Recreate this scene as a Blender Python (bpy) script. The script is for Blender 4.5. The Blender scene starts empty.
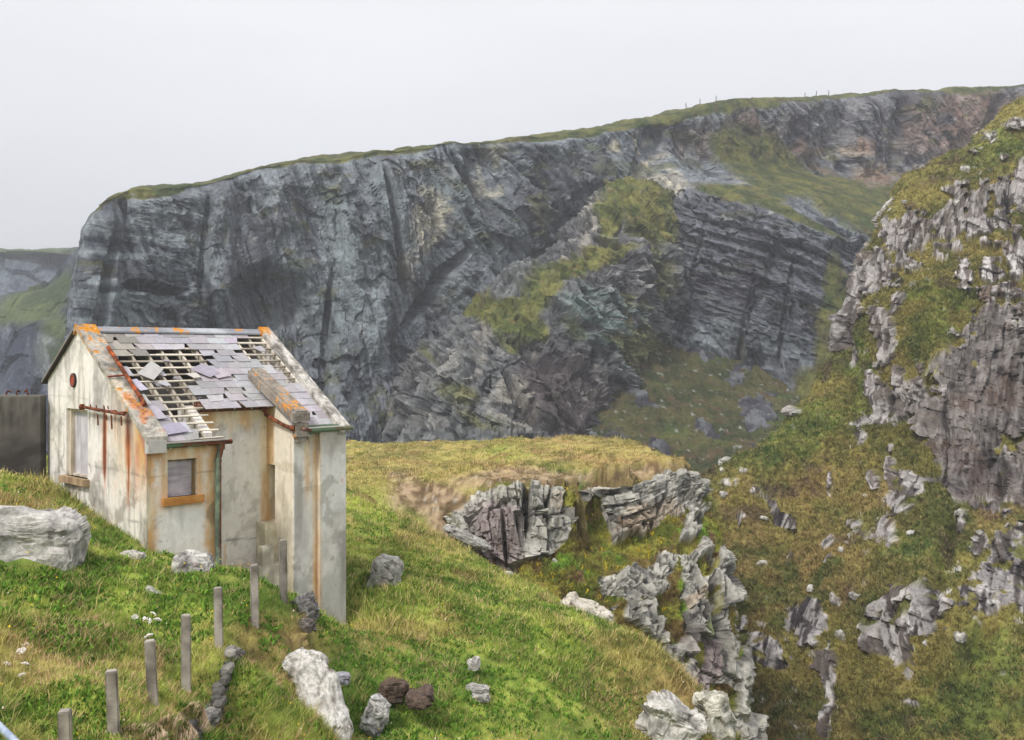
import bpy, bmesh, math
import numpy as np
from mathutils import Vector, Matrix
RNG = np.random.default_rng(7)
F = 1050.0; HY = 352.0
scene = bpy.context.scene
COL = scene.collection

# ------------------------------------------------------------------ helpers
def U(px, py, Y):
    """point seen at a photo position, at a real distance Y metres ahead of the eye (eye level z = 0)"""
    px = np.asarray(px, float); py = np.asarray(py, float); Y = np.asarray(Y, float)
    return np.stack([(px-512)/F*Y, Y, -(py-HY)/F*Y], -1)
def proj(P):
    return 512+F*P[..., 0]/P[..., 1], HY-F*P[..., 2]/P[..., 1]
def lin(*c):
    c = np.array(c, float)/255.0
    return np.where(c <= .04045, c/12.92, ((c+.055)/1.055)**2.4)
def sm(x, a=0., b=1.):
    t = np.clip((x-a)/(b-a), 0, 1); return t*t*(3-2*t)
def mix(a, b, t):
    t = np.asarray(t)[..., None]; return a*(1-t)+b*t

def _h(ix, iy, iz, s):
    h = (ix.astype(np.int64)*374761393 + iy.astype(np.int64)*668265263 + iz.astype(np.int64)*2147483647 + s*1274126177) & 0xFFFFFFFF
    h = ((h ^ (h >> 13))*1274126177) & 0xFFFFFFFF
    h = ((h ^ (h >> 16))*2246822519) & 0xFFFFFFFF
    h = h ^ (h >> 15)
    return h.astype(np.float64)/4294967295.0
def noise(P, s=0):
    """value noise -1..1"""
    f = np.floor(P); i = f.astype(np.int64); t = P-f; t = t*t*t*(t*(t*6-15)+10)
    r = 0
    for dx in (0, 1):
        wx = t[..., 0] if dx else 1-t[..., 0]
        for dy in (0, 1):
            wy = t[..., 1] if dy else 1-t[..., 1]
            for dz in (0, 1):
                wz = t[..., 2] if dz else 1-t[..., 2]
                r = r+wx*wy*wz*_h(i[..., 0]+dx, i[..., 1]+dy, i[..., 2]+dz, s)
    return r*2-1
ROTM = np.array(Matrix.Rotation(.7, 3, (1, 2, .5)))
def fbm(P, o=4, s=0, g=.5, lac=2.1):
    a = 1; r = 0; n = 0
    for k in range(o):
        r = r+a*noise(P, s+k); n += a; a *= g; P = (P@ROTM)*lac+17.3
    return r/n
def ridged(P, o=4, s=0):
    a = 1; r = 0; n = 0
    for k in range(o):
        r = r+a*(1-2*np.abs(noise(P, s+k))); n += a; a *= .5; P = (P@ROTM)*2.1+9.1
    return r/n
def facet(P, s=0, tilt=1.0):
    """angular blocks: random height and random tilt per Voronoi cell; returns value and distance to the cell edge"""
    c = np.floor(P).astype(np.int64)
    b1 = np.full(P.shape[:-1], 1e9); b2 = b1.copy(); val = np.zeros(P.shape[:-1])
    for dx in (-1, 0, 1):
        for dy in (-1, 0, 1):
            for dz in (-1, 0, 1):
                ix, iy, iz = c[..., 0]+dx, c[..., 1]+dy, c[..., 2]+dz
                o0 = P[..., 0]-(ix+_h(ix, iy, iz, s)); o1 = P[..., 1]-(iy+_h(ix, iy, iz, s+1)); o2 = P[..., 2]-(iz+_h(ix, iy, iz, s+2))
                d = o0*o0+o1*o1+o2*o2
                k = (ix*7+iy*13+iz*29)
                v = _h(ix, iy, iz, s+3)-.5+tilt*(o0*(_h(ix, iy, iz, s+4)-.5)+o1*(_h(ix, iy, iz, s+5)-.5)+o2*(_h(ix, iy, iz, s+6)-.5))
                m = d < b1
                b2 = np.where(m, b1, np.minimum(b2, d)); val = np.where(m, v, val); b1 = np.where(m, d, b1)
    return val, np.sqrt(b2)-np.sqrt(b1)
def joints(P, size, s=0, tilt=.5):
    """rectangular jointing: random step and slight tilt per block; returns value -.5.. .5 and distance to the nearest joint"""
    Q = P/np.array(size, float)
    iz = np.floor(Q[..., 2]).astype(np.int64); sh = _h(iz, iz*0, iz*0, s)
    x = Q[..., 0]+sh*.9; y = Q[..., 1]+sh*.37; z = Q[..., 2]
    ix = np.floor(x).astype(np.int64); 
    z2 = z+(_h(ix, iz*0, iz*0, s+11)-.5)*.8; iz2 = np.floor(z2).astype(np.int64); iy = np.floor(y).astype(np.int64)
    fx, fy, fz = x-ix, y-iy, z2-iz2
    v = _h(ix, iy, iz2, s+3)-.5+tilt*((fx-.5)*(_h(ix, iy, iz2, s+4)-.5)+(fz-.5)*(_h(ix, iy, iz2, s+6)-.5))*2
    e = np.minimum(np.minimum(fx, 1-fx), np.minimum(fz, 1-fz))
    return v, e
def rotY(P, deg):
    a = math.radians(deg); c, s = math.cos(a), math.sin(a)
    return np.stack([P[..., 0]*c-P[..., 2]*s, P[..., 1], P[..., 0]*s+P[..., 2]*c], -1)

def cr(A, ns):
    """Catmull-Rom upsample along axis 0; ns = samples per segment"""
    R = len(A); out = []
    for i in range(R-1):
        p0 = A[max(i-1, 0)]; p1 = A[i]; p2 = A[i+1]; p3 = A[min(i+2, R-1)]
        n = ns[i] if hasattr(ns, '__len__') else ns
        ts = np.arange(n+(1 if i == R-2 else 0))/n
        for t in ts:
            out.append(.5*((2*p1)+(-p0+p2)*t+(2*p0-5*p1+4*p2-p3)*t*t+(-p0+3*p1-3*p2+p3)*t**3)*.75+.25*(p1+(p2-p1)*t))
    return np.array(out)
def grid_normals(P):
    du = np.gradient(P, axis=0); dv = np.gradient(P, axis=1)
    n = np.cross(dv, du); n /= np.linalg.norm(n, axis=-1, keepdims=True)+1e-9
    return n
def orient(P):
    n = grid_normals(P)
    return n*(1 if np.mean(-n[..., 1]) > 0 else -1)
def grid_faces(a, b):
    i = np.arange(a*b).reshape(a, b)
    return np.stack([i[:-1, :-1], i[1:, :-1], i[1:, 1:], i[:-1, 1:]], -1).reshape(-1, 4)
def mesh_np(name, V, Fc, mat, cols=None, smooth=False, parent=None):
    me = bpy.data.meshes.new(name)
    V = np.ascontiguousarray(V.reshape(-1, 3), dtype=np.float32); Fc = np.ascontiguousarray(Fc, dtype=np.int32)
    k = Fc.shape[1]
    me.vertices.add(len(V)); me.vertices.foreach_set('co', V.ravel())
    me.loops.add(Fc.size); me.loops.foreach_set('vertex_index', Fc.ravel())
    me.polygons.add(len(Fc)); me.polygons.foreach_set('loop_start', np.arange(0, Fc.size, k, dtype=np.int32))
    me.polygons.foreach_set('loop_total', np.full(len(Fc), k, dtype=np.int32))
    me.polygons.foreach_set('use_smooth', np.full(len(Fc), smooth))
    me.update(calc_edges=True)
    if cols is not None:
        ca = me.color_attributes.new('paint', 'FLOAT_COLOR', 'POINT')
        c4 = np.ones((len(V), 4), np.float32); c4[:, :3] = cols.reshape(-1, 3); ca.data.foreach_set('color', c4.ravel())
    me.materials.append(mat)
    o = bpy.data.objects.new(name, me); COL.objects.link(o)
    if parent: o.parent = parent
    return o
def tag(o, label=None, cat=None, group=None, kind=None):
    if label: o['label'] = label
    if cat: o['category'] = cat
    if group: o['group'] = group
    if kind: o['kind'] = kind
    return o
def empty(name, loc, rz=0):
    o = bpy.data.objects.new(name, None); COL.objects.link(o); o.location = loc; o.rotation_euler = (0, 0, rz); o.empty_display_size = .3
    return o
def blobs(px, py, L, warp=None, soft=.35):
    """union of rotated ellipses (photo px) as a soft 0..1 mask; warp = noise array"""
    m = np.zeros_like(px)
    for b in L:
        cx, cy, rx, ry = b[:4]; a = math.radians(b[4] if len(b) > 4 else 0); st = b[5] if len(b) > 5 else 1
        dx = px-cx; dy = py-cy; c, s = math.cos(a), math.sin(a)
        u = (dx*c+dy*s)/rx; v = (-dx*s+dy*c)/ry
        d = np.sqrt(u*u+v*v)
        if warp is not None: d = d+warp
        m = np.maximum(m, st*sm(1+soft-d, 0, 2*soft))
    return m

# ------------------------------------------------------------------ materials
def paint_mat(name, bump_scale=8., bump=.3, dist=.05, rough=.9, var=.25, vscale=6., stretch=(1, 1, 1), spec=.2, rot=(0, 0, 0), trans=0, coords='Object', mica=0):
    m = bpy.data.materials.new(name); m.use_nodes = True; nt = m.node_tree; N = nt.nodes; L = nt.links
    b = N['Principled BSDF']; b.inputs['Roughness'].default_value = rough; b.inputs['Specular IOR Level'].default_value = spec
    at = N.new('ShaderNodeAttribute'); at.attribute_name = 'paint'
    tc = N.new('ShaderNodeTexCoord'); mp = N.new('ShaderNodeMapping'); mp.inputs['Scale'].default_value = stretch; mp.inputs['Rotation'].default_value = rot
    L.new(tc.outputs[coords], mp.inputs['Vector'])
    if var:
        n = N.new('ShaderNodeTexNoise'); n.inputs['Scale'].default_value = vscale; n.inputs['Detail'].default_value = 6; n.inputs['Roughness'].default_value = .65
        L.new(mp.outputs[0], n.inputs['Vector'])
        mr = N.new('ShaderNodeMapRange'); mr.inputs[1].default_value = .25; mr.inputs[2].default_value = .75; mr.inputs[3].default_value = 1-var; mr.inputs[4].default_value = 1+var
        L.new(n.outputs['Fac'], mr.inputs[0])
        mx = N.new('ShaderNodeMix'); mx.data_type = 'RGBA'; mx.blend_type = 'MULTIPLY'; mx.inputs[0].default_value = 1
        L.new(at.outputs['Color'], mx.inputs[6]); L.new(mr.outputs[0], mx.inputs[7]); L.new(mx.outputs[2], b.inputs['Base Color'])
    else:
        L.new(at.outputs['Color'], b.inputs['Base Color'])
    if bump:
        n2 = N.new('ShaderNodeTexNoise'); n2.inputs['Scale'].default_value = bump_scale; n2.inputs['Detail'].default_value = 8; n2.inputs['Roughness'].default_value = .62
        L.new(mp.outputs[0], n2.inputs['Vector'])
        bp = N.new('ShaderNodeBump'); bp.inputs['Strength'].default_value = bump; bp.inputs['Distance'].default_value = dist
        L.new(n2.outputs['Fac'], bp.inputs['Height']); L.new(bp.outputs[0], b.inputs['Normal'])
    return m
def flat_mat(name, col, col2=None, scale=6, rough=.85, bump=.3, dist=.02, stretch=(1, 1, 1), thr=(.4, .6), spec=.25, metal=0):
    m = bpy.data.materials.new(name); m.use_nodes = True; nt = m.node_tree; N = nt.nodes; L = nt.links
    b = N['Principled BSDF']; b.inputs['Roughness'].default_value = rough; b.inputs['Specular IOR Level'].default_value = spec; b.inputs['Metallic'].default_value = metal
    tc = N.new('ShaderNodeTexCoord'); mp = N.new('ShaderNodeMapping'); mp.inputs['Scale'].default_value = stretch
    L.new(tc.outputs['Object'], mp.inputs['Vector'])
    n = N.new('ShaderNodeTexNoise'); n.inputs['Scale'].default_value = scale; n.inputs['Detail'].default_value = 8; n.inputs['Roughness'].default_value = .65
    L.new(mp.outputs[0], n.inputs['Vector'])
    r = N.new('ShaderNodeValToRGB'); r.color_ramp.elements[0].position = thr[0]; r.color_ramp.elements[1].position = thr[1]
    c1 = lin(*col); c2 = lin(*(col2 or [min(255, int(x*1.15)) for x in col]))
    r.color_ramp.elements[0].color = (*c1, 1); r.color_ramp.elements[1].color = (*c2, 1)
    L.new(n.outputs['Fac'], r.inputs[0]); L.new(r.outputs[0], b.inputs['Base Color'])
    if bump:
        n2 = N.new('ShaderNodeTexNoise'); n2.inputs['Scale'].default_value = scale*4; n2.inputs['Detail'].default_value = 6
        L.new(mp.outputs[0], n2.inputs['Vector'])
        bp = N.new('ShaderNodeBump'); bp.inputs['Strength'].default_value = bump; bp.inputs['Distance'].default_value = dist
        L.new(n2.outputs['Fac'], bp.inputs['Height']); L.new(bp.outputs[0], b.inputs['Normal'])
    return m
M_far = paint_mat('far_rock', bump_scale=.8, bump=1., dist=1.1, var=.5, vscale=.9, stretch=(1, 1, .5))
M_hill = paint_mat('slope_rock', bump_scale=2.2, bump=.9, dist=.3, var=.45, vscale=2.2, stretch=(1, 1, .6))
M_rock = paint_mat('near_rock', bump_scale=4.5, bump=.8, dist=.10, var=.42, vscale=4.5)
M_boulder = paint_mat('boulder_rock', bump_scale=9, bump=.8, dist=.05, var=.42, vscale=14)
M_soil = paint_mat('turf_soil', bump_scale=6, bump=.8, dist=.08, var=.3, vscale=5)
M_blade = paint_mat('grass_blades', bump=0, var=0, rough=.75, spec=.15)
M_wall = paint_mat('old_render', bump_scale=14, bump=.35, dist=.012, var=.13, vscale=9, stretch=(1, 1, .6))
HAZE = 0.0007; EXPO = 0.30
# ------------------------------------------------------------------ distant terrain
def ctrl_patch(rows, nu, nv):
    A = np.array(rows, float)                      # R,C,3 (px,py,Y)
    A = cr(A, nu); A = cr(A.transpose(1, 0, 2), nv).transpose(1, 0, 2)
    P = U(A[..., 0], A[..., 1], A[..., 2])
    return P, A[..., 0], A[..., 1]
def strata(P, ang, thick, length, s):
    Q = rotY(P, ang)
    w = fbm(P/length*1.3, 3, s+50)*thick*1.6
    return fbm(np.stack([Q[..., 0]/length, Q[..., 1]/length, (Q[..., 2]+w)/thick], -1), 4, s, .6)
def slope_up(P):
    n = grid_normals(P); return np.abs(n[..., 2])

STRUCT = dict(kind='structure')
# --- main cliff across the bay
def main_cliff():
    px0 = [120, 88, 132, 200, 300, 400, 500, 600, 700, 800, 900, 1000, 1160]
    rim = [212, 213, 190, 182, 160, 149, 136, 124, 106, 97, 91, 86, 76]
    Yr = [300, 166, 162, 168, 174, 180, 192, 208, 220, 238, 250, 255, 255]
    r = [[], [], [], [], [], [], [], [], []]
    sil = [97, 97, 89, 81, 74, 69, 66, 64, 60]
    for c in range(13):
        X = px0[c]; R = rim[c]; Y = Yr[c]
        xs = [X]*9
        if c == 1: xs = sil
        if c == 0: xs = [165, 165, 160, 155, 150, 150, 150, 150, 150]
        k = {5: [149, 178, 230, 290, 350, 410]}
        if c <= 6:
            ys = [R+4, R, R+6, R+45, R+95, R+150, R+205, R+255, R+480]
            dY = [60, 6, 0, -1, -3, -4, -7, -10, -14]
            if c == 0: dY = [60, 20, 10, 0, 0, 0, 0, 0, 0]
        else:
            led = {7: 205, 8: 196, 9: 212, 10: 238, 11: 250, 12: 255}[c]
            up = {7: 170, 8: 165, 9: 172, 10: 180, 11: 190, 12: 190}[c]
            ys = [R+4, R, R+6, (R+up)/2+5, up, led, led+70, led+150, 640]
            yl = {7: 203, 8: 200, 9: 194, 10: 200, 11: 205, 12: 205}[c]
            dY = [60, 8, 0, -2, -6, yl-Y, yl-Y-4, yl-Y-9, yl-Y-18]
        for q in range(9): r[q].append((xs[q], ys[q], Y+dY[q]))
    P, px, py = ctrl_patch(r, [4, 8, 56, 60, 60, 60, 60, 50], [24, 60, 66, 80, 80, 80, 80, 80, 80, 80, 80, 44])
    px, py = proj(P)
    n0 = orient(P)
    rimy = np.interp(px, px0[1:], rim[1:])
    face = sm(py-rimy, 2, 18)
    W = fbm(P/14, 3, 5)*.45
    # vegetation: rim grass, ledge bowl, gullies
    grass = blobs(px, py, [(775, 165, 60, 30, 25), (850, 200, 55, 26, 25), (905, 205, 45, 22, 30), (745, 195, 45, 9, 8), (735, 150, 26, 16, 30), (800, 218, 60, 7, 22),
                           (835, 330, 16, 75, 5), (815, 400, 30, 30, 0), (630, 168, 60, 8, -5, .6), (560, 250, 12, 60, 40, .7), (445, 300, 10, 26, 40, .4), (25, 380, 30, 60, 0, .4),
                           (300, 215, 22, 5, 60, .5), (225, 230, 4, 22, 5, .5), (330, 390, 6, 40, 10, .55), (380, 410, 12, 22, 0, .5), (740, 360, 5, 34, 5, .5), (820, 190, 20, 6, 30)], W)
    rimg = np.clip(1-(py-rimy)/(2.5+6*sm(fbm(P/9, 3, 8), -.2, .8)+9*blobs(px, py, [(690, 110, 90, 40), (560, 135, 40, 20), (150, 195, 30, 20)])), 0, 1)
    rimg = sm(rimg, 0, .35)
    grass = np.maximum(grass, rimg)
    # displacement
    cave = blobs(px, py, [(270, 302, 38, 34, 0, .8), (262, 345, 55, 50, 0, .6), (156, 288, 28, 5, 5, .7), (324, 370, 4, 80, 4, .5), (436, 290, 7, 50, 38, .6), (545, 300, 12, 56, 35, .5),
                          (205, 250, 4, 50, 3, .2), (122, 208, 4, 14, 0, .6), (100, 300, 4, 90, 8, .3), (480, 210, 4, 60, -15, .4), (395, 230, 4, 60, -10, .4), (650, 160, 14, 50, 15, .4), (742, 340, 3, 60, 12, .22), (690, 290, 3, 60, 14, .18),
                          (786, 310, 3, 50, 9, .2), (990, 130, 8, 50, 20, .4), (900, 130, 7, 40, 10, .4)], W*.5)
    mA = 1-sm(px, 560, 640); mL = 1-sm(px, 170, 240); mB = (1-mA)*sm(py, 190, 225)
    sA = strata(P, 72, 2.6, 34, 11); sA2 = strata(P, 50, 2.0, 26, 19); sL = strata(P, 14, 1.6, 30, 23); sB = strata(P, 20, 1.15, 40, 31); sU = strata(P, 85, 4, 14, 37)
    mid = sm(px, 380, 460)
    st = mL*sL+(1-mL)*(mA*(sA*(1-mid)+sA2*mid)+(1-mA)*(mB*sB+(1-mB)*sU))
    big = fbm(P/np.array([22, 22, 40]), 3, 41)
    ang = np.where(px < 230, 15, np.where(px < 420, 75, np.where(px < 600, 55, 20)))
    wv = np.stack([fbm(P/7, 3, 3), fbm(P/7, 3, 2), fbm(P/7, 3, 1)], -1)
    f1, e1 = facet(rotY(P, 62)/np.array([15., 9, 6.5])+wv*.9, 61, 1.6)
    Qa = rotY(P, 15); Qb = rotY(P, 72); Qc = rotY(P, 50); Qd = rotY(P, 20)
    tl = (1-sm(px, 180, 240))[..., None]; tb = (sm(px, 590, 640)*sm(py, 190, 225))[..., None]; tc_ = sm(px, 390, 450)[..., None]
    sc = np.array([5.5, 2.6, 1.7])
    Qm = (Qb*(1-tc_)+Qc*tc_)
    fa, ea = facet(Qm/sc+wv*.8, 71, 1.8); fb_, eb = facet(Qa/sc+wv*.8, 72, 1.8); fd, ed = facet(Qd/(sc*np.array([1.4, 1, .8]))+wv*.8, 73, 1.8)
    tl = tl[..., 0]; tb = tb[..., 0]
    f2 = fa*(1-tl-tb)+fb_*tl+fd*tb; e2 = ea*(1-tl-tb)+eb*tl+ed*tb
    fine = ridged(np.where((tb > .5)[..., None], Qd, np.where((tl > .5)[..., None], Qa, Qm))/np.array([10., 1.5, .85])+wv*.5, 4, 75)
    butt = blobs(px, py, [(90, 320, 18, 120, 6), (220, 260, 14, 60, 0, .7), (365, 260, 22, 90, -8, .8), (470, 250, 22, 70, -12, .6), (860, 140, 12, 40, 0, .7)], W*.4)
    d = face*(big*6.0+f1*1.5+f2*.5+st*1.2*(1-.7*tl)+ridged(P/6, 5, 81)*1.1+fine*.42+fbm(P/1.2, 3, 91)*.35+butt*4)*(1-.78*(1-sm(px, 95, 165)))
    d = d*(1-grass*.65)-cave*7.5*face+grass*(fbm(P/3, 3, 95)*.8)
    n = n0.copy(); n[..., 2] *= .3
    P2 = P+n*d[..., None]
    P2[..., 2] += (1-face)*(fbm(P/6, 4, 96)*.9)+ (1-face)*fbm(P/25, 2, 97)*1.2
    # colours (rock tints, plus shade painted into the caves)
    base = mix(lin(50, 56, 65), lin(134, 141, 146), sm(st*.8+fine*.45+fbm(P/10, 3, 12)*.3+fbm((Qm+wv)/np.array([16., 1.4, .55]), 3, 13)*.8, -.65, .65))
    base = mix(base, lin(66, 66, 74), sm(f1, .0, .5)*.6)
    dark = blobs(px, py, [(730, 260, 120, 70, 10), (790, 300, 80, 90), (690, 240, 60, 50), (390, 200, 120, 40, 0, .25), (560, 200, 50, 50, 0, .4), (265, 315, 60, 56, 0, .45), (430, 300, 30, 40, -50, .35), (870, 160, 200, 60, 0, .4), (520, 410, 90, 40, 0, .7), (330, 390, 60, 60, 0, .5)], W)  # dark rock areas, and painted shade around the cave arch
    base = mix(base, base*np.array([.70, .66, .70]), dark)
    teal = blobs(px, py, [(620, 340, 80, 40, 30, .8), (690, 380, 70, 40, 20, .8), (460, 240, 60, 60, 0, .6), (350, 250, 60, 90, 0, .45), (150, 300, 60, 50, 0, .5), (560, 300, 40, 40, 0, .6), (760, 340, 60, 20, 15, .5)], W)
    base = mix(base, lin(120, 136, 134), teal*sm(st, -.1, .35)*.6)
    pale = blobs(px, py, [(432, 225, 16, 34, 0, .8), (414, 240, 10, 40, 10, .5), (490, 190, 14, 10, 0, .6), (655, 150, 16, 18, 0, .9), (660, 175, 24, 16, 30, .8), (640, 135, 8, 16, 0, .9), (795, 186, 14, 10, 0, .9), (612, 152, 8, 10, 0, .7), (745, 185, 14, 9, 0, .6),
                          (920, 172, 12, 6, 0, .9), (840, 152, 30, 7, 5, .6), (870, 170, 20, 9, 0, .7), (420, 170, 30, 10, 0, .3), (490, 165, 10, 30, 25, .6), (720, 110, 30, 12, 0, .4)], W*1.3)
    base = mix(base, mix(lin(150, 146, 136), lin(200, 192, 170), sm(f2, -.3, .4)), pale*sm(fbm(P/2, 3, 7), -.35, .25))
    ochre = blobs(px, py, [(830, 150, 40, 14, 0, .9), (815, 172, 34, 14, 20, .8), (875, 178, 26, 12, 0, .8), (960, 130, 60, 30, 0, .5), (760, 130, 30, 14, 0, .4), (1000, 110, 60, 20, 0, .5), (700, 140, 20, 20, 0, .4)], W*1.2)
    base = mix(base, lin(150, 122, 96), ochre*.75*sm(fbm(P/4, 3, 17), -.4, .3))
    brown = blobs(px, py, [(930, 140, 120, 60, 0, .6), (1000, 130, 80, 50), (800, 130, 90, 35, 0, .5)], W)
    base = mix(base, base*np.array([1.12, .95, .88]), brown)
    base = mix(base, lin(206, 204, 198), sm(fbm(P/.9, 2, 33), .45, .75)*.35*face)
    base = mix(base, lin(48, 48, 54), (sm(-e2, -.07, 0)*.22*sm(fbm(P/3, 2, 6), -.2, .3)+cave*.12+.42*sm(-fine, .25, .6)))  # dark cracks; the cave term is shade put into the colour
    g = mix(lin(62, 74, 38), lin(104, 104, 56), sm(fbm(P/3, 3, 77), -.4, .4)); g = mix(g, lin(92, 80, 56), sm(fbm(P/1.6, 3, 78), .05, .6)*.6)
    sprinkle = sm(fbm(P/np.array([5, 5, 2.5]), 4, 79), .22, .45)*.55*(1-mB*.6)
    base = mix(base, g, np.clip(np.maximum(grass*sm(fbm(P/1.5, 3, 80)+grass*1.2, .2, .7), sprinkle), 0, 1))
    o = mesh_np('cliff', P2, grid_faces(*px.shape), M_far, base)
    tag(o, 'tall grey cliff with a green rim across the bay', 'cliff', kind='structure')
    # plateau land behind the rim
    return P2
AVOID = []
CL = main_cliff()

def simple_land(name, rows, nu, nv, seed, cols_fn, amp, mat, rockf, label, cat='cliff'):
    P, px, py = ctrl_patch(rows, nu, nv); px, py = proj(P)
    n = orient(P)
    f1, e1 = facet(P/rockf, seed, 1.6)
    d = fbm(P/(rockf*2.5), 3, seed)*amp*1.4+f1*amp*.45+ridged(P/(rockf*.7), 4, seed+9)*amp*.22
    W = fbm(P/(rockf*2), 3, seed+5)*.4
    c, gm, push = cols_fn(P, px, py, W, f1, e1)
    P2 = P+n*((d*(1-.75*gm))+push)[..., None]
    o = mesh_np(name, P2, grid_faces(*px.shape), mat, c)
    tag(o, label, cat, kind='structure'); return P2, px, py, gm
# --- far headland
def fh(P, px, py, W, f1, e1):
    st = strata(P, 60, 8, 60, 3)
    c = mix(lin(62, 70, 84), lin(108, 116, 126), sm(st, -.4, .4))
    g = blobs(px, py, [(-20, 248, 140, 6, 2)], W); c = mix(c, lin(86, 100, 60), g*.9)
    return c, g, 0*px
simple_land('headland', [[(x, y, Y+120) for x, y, Y in ((-160, 252, 430), (-40, 249, 420), (60, 250, 430), (200, 256, 450))],
                         [(-160, 252, 430), (-40, 249, 420), (60, 250, 430), (200, 256, 450)],
                         [(-160, 262, 428), (-40, 259, 418), (60, 262, 428), (200, 268, 448)],
                         [(-160, 300, 420), (-40, 300, 405), (60, 300, 415), (200, 300, 440)],
                         [(-160, 400, 400), (-40, 400, 390), (60, 400, 400), (200, 400, 430)],
                         [(-160, 480, 395), (-40, 480, 385), (60, 480, 395), (200, 480, 420)]], [3, 6, 30, 50, 20], [30, 60, 60], 301, fh, 9, M_far, 16., 'pale far headland fading in the mist beyond the cliff', 'headland')
def fs(P, px, py, W, f1, e1):
    st = strata(P, 50, 4, 30, 4)
    c = mix(lin(54, 60, 74), lin(98, 104, 114), sm(st, -.4, .4))
    pale = blobs(px, py, [(28, 340, 30, 8, 5, .8), (44, 360, 6, 26, -15, .8), (12, 330, 14, 10, 0, .5)], W)
    c = mix(c, lin(150, 152, 154), pale*sm(st, -.3, .2))
    g = blobs(px, py, [(36, 306, 44, 22, -15), (60, 290, 30, 14, -20), (60, 350, 20, 50, -10), (20, 312, 30, 12, -20)], W)
    c = mix(c, mix(lin(66, 78, 52), lin(92, 102, 64), sm(fbm(P/8, 3, 9), -.4, .4)), g*(1-pale*.8))
    return c, g, 0*px
simple_land('green_spur', [[(-120, 330, 340), (-10, 305, 340), (20, 296, 340), (50, 286, 340), (90, 268, 340), (150, 262, 340)],
                           [(-120, 330, 290), (-10, 300, 290), (20, 291, 290), (50, 280, 290), (90, 262, 290), (150, 258, 290)],
                           [(-120, 350, 280), (-10, 325, 280), (20, 320, 272), (50, 312, 272), (90, 302, 272), (150, 290, 272)],
                           [(-120, 380, 272), (-10, 360, 268), (20, 355, 262), (50, 350, 262), (90, 345, 262), (150, 340, 262)],
                           [(-120, 480, 262), (-10, 470, 256), (20, 465, 250), (50, 460, 250), (90, 455, 250), (150, 450, 250)]], [3, 40, 50, 50], [20, 24, 24, 30, 20], 311, fs, 4.5, M_far, 9., 'green shoulder of land below the far headland', 'hillside')

# --- rock spur in front of the main cliff
def sp(P, px, py, W, f1, e1):
    st = strata(P, 24, 1.1, 30, 14); wv = np.stack([fbm(P/5, 3, 3), fbm(P/5, 3, 2), fbm(P/5, 3, 1)], -1); f2, e2 = facet(rotY(P, 38)/np.array([4., 2., 1.5])+wv*.7, 15, 1.8); fine = ridged(rotY(P, 38)/np.array([4., 1., .7])+wv*.4, 4, 75)
    c = mix(lin(48, 50, 54), lin(116, 118, 118), sm(st*.5+f2*.3+fine*.4, -.4, .4))
    teal = blobs(px, py, [(600, 320, 50, 34, 30, .8), (640, 370, 40, 20, 40, .5)], W); c = mix(c, lin(126, 150, 144), teal*sm(st, -.1, .3)*.8)
    dark = blobs(px, py, [(560, 390, 40, 50, -30, 1), (600, 400, 24, 24, 0, .7), (455, 240, 0.1, .1), (410, 390, 14, 60, 20, .5), (545, 365, 30, 30, 0, .5), (610, 260, 50, 60, 0, .3)], W)
    c = mix(c, lin(70, 64, 68), dark*.8)
    br = blobs(px, py, [(570, 400, 50, 40, 30, .5)], W); c = mix(c, lin(104, 90, 88), br*.6)
    pale = blobs(px, py, [(510, 405, 22, 24, -30, .9), (480, 350, 8, 30, 10, .6), (590, 230, 8, 36, 25, .9), (575, 262, 20, 6, -20, .7), (525, 340, 20, 5, 20, .7), (445, 370, 12, 30, 30, .5), (600, 395, 20, 6, 30, .5), (395, 380, 6, 40, 20, .5), (425, 420, 34, 14, 0, .4)], W*1.2)
    c = mix(c, lin(176, 170, 160), .8*pale*sm(fbm(P/1.6, 3, 8)+f2*.5, -.25, .35))
    c = mix(c, lin(205, 202, 196), sm(fbm(P/.9, 2, 34), .4, .7)*.4)
    c = mix(c, lin(46, 46, 50), sm(-e2, -.09, 0)*.2+.5*sm(-fine, .25, .6))
    g = blobs(px, py, [(640, 200, 36, 22, 10), (622, 186, 22, 10, 0), (650, 225, 30, 22, 20), (600, 256, 40, 12, -15), (588, 262, 30, 10, -40), (612, 215, 14, 30, 15), (570, 275, 26, 14, -35), (548, 290, 24, 16, -40), (540, 300, 30, 14, -35), (655, 270, 10, 30, -15, .7), (650, 350, 24, 26, 20, .8), (620, 345, 20, 8, 30, .7), (500, 315, 30, 12, 15), (530, 325, 24, 10, 25), (470, 305, 14, 8, -30), (505, 330, 30, 7, 40, .8),
                       (455, 395, 24, 16, 20, .7), (480, 420, 26, 10, 20, .55), (430, 360, 14, 6, -40, .7), (570, 330, 16, 6, 40, .6), (590, 445, 16, 10, 0, .8), (640, 330, 10, 40, -30, .5), (630, 300, 22, 6, 40, .5), (555, 410, 5, 22, 0, .4), (400, 410, 6, 20, 0, .5)], W*1.3)
    gc = mix(lin(82, 92, 46), lin(126, 124, 68), sm(fbm(P/3, 3, 9), -.4, .4)); gc = mix(gc, lin(110, 92, 62), sm(fbm(P/1.2, 3, 19), .1, .6)*.6)
    g = g*sm(fbm(P/1.5, 3, 20)+g*1.3, .3, .8)
    c = mix(c, gc, g)
    gx = blobs(px, py, [(540, 355, 6, 26, -50, .8), (463, 380, 4, 50, 22, .6), (520, 400, 4, 34, -30, .8), (600, 430, 8, 24, 0, .7), (430, 400, 4, 40, 10, .5)], W*.6)
    return c, g*.8, f2*1.0+st*.8+fine*.3-gx*4
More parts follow.
